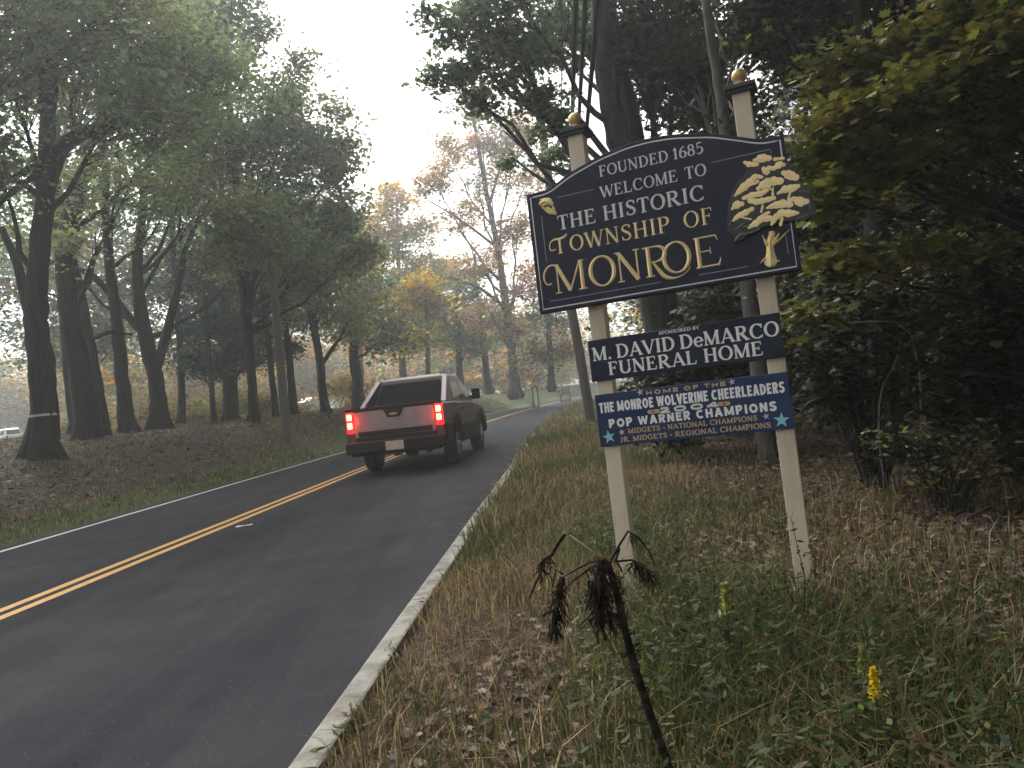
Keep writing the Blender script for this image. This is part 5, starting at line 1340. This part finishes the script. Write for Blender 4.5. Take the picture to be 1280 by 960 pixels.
# ------------------------------------------------------------------ ground cover
def scatter(n, x0, x1, y0, y1, dens, r):
    x = r.uniform(x0, x1, n * 3); y = y0 + (y1 - y0) * r.random(n * 3) ** 1.5
    k = r.random(n * 3) < dens(x, y)
    return x[k][:n], y[k][:n]
def S_(x, y): return x - xc(y)
r = np.random.default_rng(77)
def blades(name, x, y, h, w, cols, lean=0.45, r=r, z0=None):
    n = len(x); z = zt(x, y) - 0.01 if z0 is None else z0
    a = r.uniform(0, 2 * pi, n); b = r.uniform(0, 2 * pi, n); ln = np.abs(r.normal(0, lean, n)) * h
    dx, dy = np.cos(b) * ln, np.sin(b) * ln
    wx, wy = np.cos(a) * w / 2, np.sin(a) * w / 2
    B = np.stack([x, y, z], -1)
    def P(t, ww, drop): return B + np.stack([dx * t * t + wx * ww, dy * t * t + wy * ww, h * t * (1 - drop * t)], -1)
    V = np.stack([P(0, -1, 0), P(0, 1, 0), P(0.55, 0.75, 0.1), P(0.55, -0.75, 0.1), P(1.0, 0.02, 0.25)], 1).reshape(-1, 3)
    k = np.arange(n)[:, None] * 5
    lo = np.concatenate([k + [0, 1, 2, 3], k + [3, 2, 4]], 1)
    st = (np.arange(n)[:, None] * 7 + [0, 4]).ravel(); to = np.tile([4, 3], n)
    me = np_mesh(name, V, lo.ravel(), st, to)
    set_col(me, np.repeat(cols, 5, axis=0))
    return tag(link_mesh(name, me, BLADE), kind='stuff')
STRAW = [(0.28, 0.215, 0.115), (0.21, 0.16, 0.075), (0.34, 0.27, 0.15), (0.13, 0.09, 0.045), (0.10, 0.07, 0.04)]
GRS = [(0.055, 0.075, 0.022), (0.075, 0.09, 0.03), (0.10, 0.11, 0.035), (0.04, 0.06, 0.02)]
LIT = [(0.15, 0.108, 0.08), (0.10, 0.07, 0.052), (0.20, 0.15, 0.115), (0.065, 0.042, 0.03), (0.15, 0.11, 0.08), (0.11, 0.062, 0.04), (0.13, 0.07, 0.04)]
# straw coloured verge grass beside the kerb
def dv(x, y): s = S_(x, y); return (s > KERB_R + 0.02) * np.clip(1.25 - (s - 5.2) / 1.8, 0.04, 1) * np.clip(0.65 + 0.9 * vnoise(x, y, 2.2, 21), 0.18, 1)
x, y = scatter(80000, -1.5, 6, 1.4, 30, dv, r)
c = np.where((r.random(len(x)) < np.clip(0.66 + 1.1 * vnoise(x, y, 1.4, 22), 0.08, 0.97))[:, None], pick(STRAW, len(x), r), pick(GRS, len(x), r))
hh = r.uniform(0.06, 0.27, len(x)) * np.clip(1.0 + 0.7 * vnoise(x, y, 1.8, 23), 0.4, 1.8) * np.clip(0.45 + (S_(x, y) - KERB_R) / 0.4, 0.5, 1.0)
blades('verge_grass', x, y, hh, r.uniform(0.003, 0.006, len(x)) * (1 + y / 8), c, 0.6)
# taller green tufts further along the verge that hide the kerb
def dv2(x, y): s = S_(x, y); return (s > KERB_R - 0.08) * np.clip(1.3 - (s - 4.6) / (0.9 + np.clip(y - 9, 0, 30) * 0.12), 0.03, 1) * (y > 6) * np.clip(0.75 + vnoise(x, y, 1.3, 33), 0.15, 1)
x, y = scatter(42000, -0.6, 12, 6, 60, dv2, r)
c = np.where((r.random(len(x)) < np.clip(0.45 + 0.8 * vnoise(x, y, 0.8, 32), 0.1, 0.9))[:, None], pick(STRAW, len(x), r), pick(GRS + [(0.09, 0.13, 0.035)], len(x), r))
blades('tall_grass', x, y, r.uniform(0.10, 0.36, len(x)) * np.clip(0.55 + y / 30, 0.6, 1.1), r.uniform(0.006, 0.012, len(x)) * (0.7 + y / 14), c, 0.45)
# green weeds round the posts and in the right foreground
def dg(x, y): return np.clip(np.exp(-((x - 0.75) / 0.65) ** 2 - ((y - 2.9) / 0.9) ** 2) * 1.3 + np.exp(-((x - 0.55) / 0.45) ** 2 - ((y - 5.4) / 1.4) ** 2) * 1.2 + 0.08, 0, 1) * (S_(x, y) > 4.3) * np.clip((x - 0.05) / 0.5, 0.05, 1) * np.clip(0.7 + vnoise(x, y, 2.6, 41), 0.05, 1)
x, y = scatter(46000, -0.4, 4.5, 1.4, 8, dg, r)
c = np.where((r.random(len(x)) < np.clip(0.38 + 0.8 * vnoise(x, y, 1.6, 42), 0.1, 0.8))[:, None], pick(STRAW, len(x), r), pick(GRS + [(0.13, 0.14, 0.04)], len(x), r))
blades('weedy_grass', x, y, r.uniform(0.08, 0.38, len(x)), r.uniform(0.004, 0.009, len(x)), c, 0.55)
def weeds(name, n, dens, box, pal, leaf, hmax, seed):
    r = np.random.default_rng(seed)
    x, y = scatter(n, *box, dens, r)
    n = len(x); m = 9
    h = r.uniform(0.35, 1.0, n) * hmax
    lean = r.normal(0, 0.25, (n, 2))
    t = r.uniform(0.25, 1.0, (n, m))
    a = r.uniform(0, 2 * pi, (n, m)); rad = leaf * 0.55
    C = np.stack([x[:, None] + lean[:, :1] * h[:, None] * t + np.cos(a) * rad, y[:, None] + lean[:, 1:] * h[:, None] * t + np.sin(a) * rad, zt(x, y)[:, None] + h[:, None] * t], -1).reshape(-1, 3)
    cc = np.repeat(pick(pal, n, r), m, 0) * (1 + r.normal(0, 0.2, (n * m, 1)))
    me = leaf_mesh(name, C, leaf * r.uniform(0.5, 1.25, n * m), cc, 'lance', 0.55, 0.35, r)
    return tag(link_mesh(name, me, LEAF), kind='stuff')
W_G = [(0.045, 0.07, 0.02), (0.06, 0.085, 0.025), (0.035, 0.055, 0.018), (0.085, 0.10, 0.03), (0.11, 0.085, 0.04)]
weeds('leafy_weeds', 3200, dg, (-0.3, 4.5, 1.4, 8), W_G, 0.045, 0.46, 91)
weeds('leafy_weeds', 700, lambda x, y: np.exp(-((x - 1.0) / 0.8) ** 2 - ((y - 2.0) / 0.5) ** 2) * 1.2, (0.0, 2.6, 1.35, 3.2), W_G, 0.05, 0.34, 92)
weeds('kerbside_weeds', 420, lambda x, y: (np.abs(S_(x, y) - KERB_R - 0.01) < 0.10) * (vnoise(x, y * 2, 2.5, 93) > 0.12), (-1.4, 1.5, 2, 16), W_G, 0.045, 0.12, 93)
# fallen leaves: right bank near and far, left bank
def dl(x, y): s = S_(x, y); return (s > 4.05) * np.clip(0.3 + (s - 4.6) / 1.6 + 0.7 * vnoise(x, y, 2.0, 44), 0.12, 1)
x, y = scatter(42000, -1.0, 9, 1.5, 14, dl, r)
n = len(x)
C = np.stack([x, y, zt(x, y) + r.uniform(0.004, 0.06, n)], -1)
cc = pick(LIT, n, r, 0.25); sel = r.random(n) < 0.035; cc[sel] = pick([(0.20, 0.16, 0.12), (0.23, 0.18, 0.13)], int(sel.sum()), r)
tag(link_mesh('leaf_litter', leaf_mesh('leaf_litter', C, r.uniform(0.03, 0.075, n), cc, 'maple', 0.72, 0.9, r), DRY), kind='stuff')
def dl2(x, y): s = S_(x, y); return (s < -3.7) * np.clip(0.1 + (-3.9 - s) / 2.2, 0.06, 1)
x, y = scatter(26000, -26, -3, 8, 42, dl2, r)
n = len(x)
C = np.stack([x, y, zt(x, y) + r.uniform(0.005, 0.03, n)], -1)
tag(link_mesh('bank_litter', leaf_mesh('bank_litter', C, r.uniform(0.07, 0.16, n), pick([(0.095, 0.080, 0.048), (0.06, 0.05, 0.032), (0.11, 0.085, 0.055), (0.045, 0.036, 0.022), (0.13, 0.10, 0.062), (0.07, 0.062, 0.03)], n, r, 0.3), 'clump', 0.75, 0.6, r), DRY), kind='stuff')
def dl3(x, y): s = S_(x, y); q_ = -(s + 3.35); return (q_ > 0) * np.clip(1.15 * np.exp(-((q_ - 0.7) / 1.2) ** 2) + 0.9 * np.exp(-((q_ - 2.8) / 2.2) ** 2) * (vnoise(x, y, 0.8, 63) > 0.05) + 0.22 + 0.4 * (y > 40) * (q_ < 9), 0, 1) * np.clip(0.6 + vnoise(x, y, 1.1, 61), 0.05, 1)
x, y = scatter(80000, -22, 8, 8, 75, dl3, r)
c = np.where((r.random(len(x)) < np.clip(0.35 + 0.9 * vnoise(x, y, 0.7, 62) + 0.25 * np.clip(-(S_(x, y) + 4.3), 0, 2), 0.05, 0.95))[:, None], pick(STRAW, len(x), r) * 0.95, pick(GRS, len(x), r))
blades('bank_grass', x, y, r.uniform(0.05, 0.20, len(x)), r.uniform(0.007, 0.014, len(x)) * (0.6 + y / 16), c, 0.6)
# flattened mats of dead straw on the verge
def dm(x, y): s = S_(x, y); return (s > KERB_R + 0.1) * (s < 6.6) * (vnoise(x, y, 1.7, 71) > 0.02)
x, y = scatter(26000, -1.2, 3.2, 1.4, 12, dm, r)
blades('straw_mat', x, y, r.uniform(0.02, 0.06, len(x)), r.uniform(0.003, 0.005, len(x)), pick([(0.24, 0.175, 0.10), (0.19, 0.13, 0.07), (0.30, 0.23, 0.14), (0.15, 0.10, 0.055)], len(x), r), 2.4)
# dry twigs
mb = MB()
for i in range(220):
    x_ = r.uniform(0.2, 5.5); y_ = r.uniform(1.8, 9)
    if S_(x_, y_) < 4.5: continue
    a_ = r.uniform(0, 2 * pi); l_ = r.uniform(0.1, 0.5); z_ = float(zt(x_, y_)) + r.uniform(0.01, 0.06)
    mb.tube([(x_, y_, z_), (x_ + cos(a_) * l_ * .5 + r.normal(0, .02), y_ + sin(a_) * l_ * .5, z_ + r.uniform(0, .05)), (x_ + cos(a_) * l_, y_ + sin(a_) * l_, z_ + r.uniform(-.01, .10))], [.004, .003, .0015], 4, cap=False)
tag(mb.build('twigs', mat('dead_twig', (0.14, 0.11, 0.08), 0.9, noise=(6, (0.26, 0.21, 0.15), 0.4, 0.7)), recalc=False), kind='stuff')

# ------------------------------------------------------------------ single plants in the foreground
DEAD = mat('withered_stem', (0.014, 0.011, 0.009), 0.95, spec=0.1, noise=(30, (0.075, 0.056, 0.036), 0.45, 0.75), bump=(60, 0.8, 0.006))
d = 2.25
b_ = at(842, 985, d); b_[2] = float(zt(b_[0], b_[1]))
root = empty('dead_plant', b_); tag(root, 'withered black thistle like plant with drooping heads in front of the left sign post', 'dead plant')
def PP(pts, dd=0.0): return [at(u, v, d + dd) - b_ for u, v in pts]
mb = MB()
mb.tube([np.array([0, 0, -0.1])] + PP([(833, 950), (815, 900), (795, 840), (782, 790), (772, 745), (760, 705), (752, 698)]), [0.013, 0.0135, 0.0125, 0.013, 0.011, 0.0115, 0.009, 0.007], 9)
r = np.random.default_rng(9)
Sp = PP([(833, 950), (815, 900), (795, 840), (782, 790), (772, 745), (760, 705)])
for i in range(70):
    t = r.uniform(0, 4.99); k = int(t); q_ = Sp[k] + (Sp[k + 1] - Sp[k]) * (t - k) + r.normal(0, 0.006, 3)
    mb.tube([q_, q_ + r.normal(0, 0.012, 3) + [0, 0, 0.004], q_ + r.normal(0, 0.022, 3) - [0, 0, 0.012]], [0.003, 0.002, 0.0006], 4, cap=False)
mb.build('stem', DEAD, root, recalc=False)
def droop(path, dd, rad):
    mb.tube(PP(path, dd), list(np.linspace(rad, rad * 0.5, len(path))), 6, cap=False)
def shag(path, n, ln, dd, w=0.005):
    n = int(n * 1.7); w *= 0.62
    """withered strips hanging from a path"""
    P = np.array(PP(path, dd))
    for i in range(n):
        t = r.uniform(0, len(P) - 1.001); k = int(t); p = P[k] + (P[k + 1] - P[k]) * (t - k)
        e = p + np.array([r.normal(0, ln * 0.28), r.normal(0, ln * 0.25), -ln * r.uniform(0.4, 1.1)])
        m_ = (p + e) / 2 + r.normal(0, ln * 0.16, 3)
        mb.tube([p, m_, e], [w, w * 1.3, w * 0.3], 4, cap=False)
mb = MB()
droop([(752, 700), (738, 703), (720, 712), (703, 722)], 0.0, 0.004); droop([(752, 702), (735, 712), (714, 728), (705, 740)], 0.02, 0.004)
droop([(703, 722), (698, 745), (692, 775), (690, 790)], 0.0, 0.010); droop([(704, 718), (695, 712), (690, 735)], 0.03, 0.004)
shag([(703, 722), (697, 750), (691, 790)], 46, 0.055, 0.0, 0.004)
droop([(706, 668), (696, 682), (690, 694), (678, 700), (676, 716), (668, 732), (662, 748)], 0.04, 0.006); shag([(690, 694), (676, 702), (676, 716)], 14, 0.05, 0.04, 0.003)
shag([(752, 700), (748, 730), (754, 770)], 60, 0.10, 0.0, 0.005); droop([(752, 700), (746, 735), (750, 775), (757, 800)], 0.0, 0.012)
droop([(764, 700), (775, 680), (785, 664), (798, 672), (812, 690), (818, 706)], -0.03, 0.004); droop([(768, 702), (790, 700), (806, 708), (815, 728)], 0.02, 0.004); shag([(790, 700), (806, 708), (815, 728)], 26, 0.06, 0.02, 0.003)
droop([(774, 685), (770, 700), (778, 715)], 0, 0.005); shag([(785, 664), (798, 672)], 8, 0.05, -0.03, 0.002)
mb.build('withered_leaves', DEAD, root, recalc=False)
mb = MB(); mb.tube(PP([(752, 698), (735, 685), (712, 669)], 0.03), [0.003, 0.0025, 0.0015], 5); mb.build('dry_stalk', mat('straw_stalk', (0.38, 0.30, 0.18), 0.8), root, recalc=False)

def spike(label, u, v, d, h, pal, leaf, seed):
    r = np.random.default_rng(seed)
    p = at(u, v, d); p[2] = float(zt(p[0], p[1])); top = at(u, v, d)[2] - p[2] + h
    root = empty('goldenrod', p); tag(root, label, 'plant')
    mb = MB(); mb.tube([(0, 0, -0.04), (0.01, 0, top * 0.6), (0.015, 0, top)], [0.005, 0.004, 0.002], 6); mb.build('stem', mat('green_stem', (0.06, 0.075, 0.03), 0.7), root, recalc=False)
    n = 130; t = r.random(n) ** 0.8; C = np.stack([0.015 + r.normal(0, 1, n) * 0.014 * (1.1 - t), r.normal(0, 1, n) * 0.014 * (1.1 - t), top - 0.13 * h / 0.13 + t * h], -1)
    link_mesh('flower_head', leaf_mesh('flower_head', C, leaf * r.uniform(0.6, 1.2, n), pick(pal, n, r, 0.12), 'lance', 0.0, 0.2, r), LEAF, root)
    n = 40; t = r.random(n); C = np.stack([r.normal(0, 0.04, n), r.normal(0, 0.04, n), t * (top - h)], -1)
    link_mesh('foliage', leaf_mesh('foliage', C, 0.07 * r.uniform(0.6, 1.2, n), pick(W_G, n, r), 'lance', 0.5, 0.3, r), LEAF, root)
spike('bright yellow flower spike in the weeds at the bottom right', 1089, 876, 2.35, 0.10, [(0.62, 0.46, 0.04), (0.55, 0.42, 0.05)], 0.022, 1)
spike('pale green unopened spike just left of the yellow flower spike', 1076, 850, 2.5, 0.11, [(0.20, 0.21, 0.07), (0.16, 0.18, 0.06)], 0.025, 2)
spike('yellowish feathery plant top between the two sign posts', 905, 770, 3.1, 0.13, [(0.30, 0.28, 0.09), (0.24, 0.24, 0.08)], 0.04, 3)
d = 3.55
p = at(1000, 770, d); p[2] = float(zt(p[0], p[1]))
root = empty('dry_weed', p); tag(root, 'thin dry weed with small dark leaves climbing the foot of the right sign post', 'plant')
mb = MB()
pts_ = [[(1005, 770), (1006, 720), (996, 680), (988, 645)], [(1008, 770), (1018, 735), (1020, 700), (1012, 680)], [(1003, 770), (985, 740), (980, 720)]]
for path in pts_: mb.tube([at(u, v, d) - p for u, v in path], [0.003, 0.0025, 0.002, 0.001][:len(path)], 5, cap=False)
mb.build('stem', DEAD, root, recalc=False)
C = []
for path in pts_:
    P = cat([at(u, v, d) - p for u, v in path], 8)
    C += [q_ + r.normal(0, 0.012, 3) for q_ in P]
C = np.array(C); link_mesh('foliage', leaf_mesh('foliage', C, 0.03 * r.uniform(0.6, 1.3, len(C)), pick([(0.035, 0.035, 0.02), (0.06, 0.055, 0.025)], len(C), r), 'lance', 0.1, 0.3, r), LEAF, root)
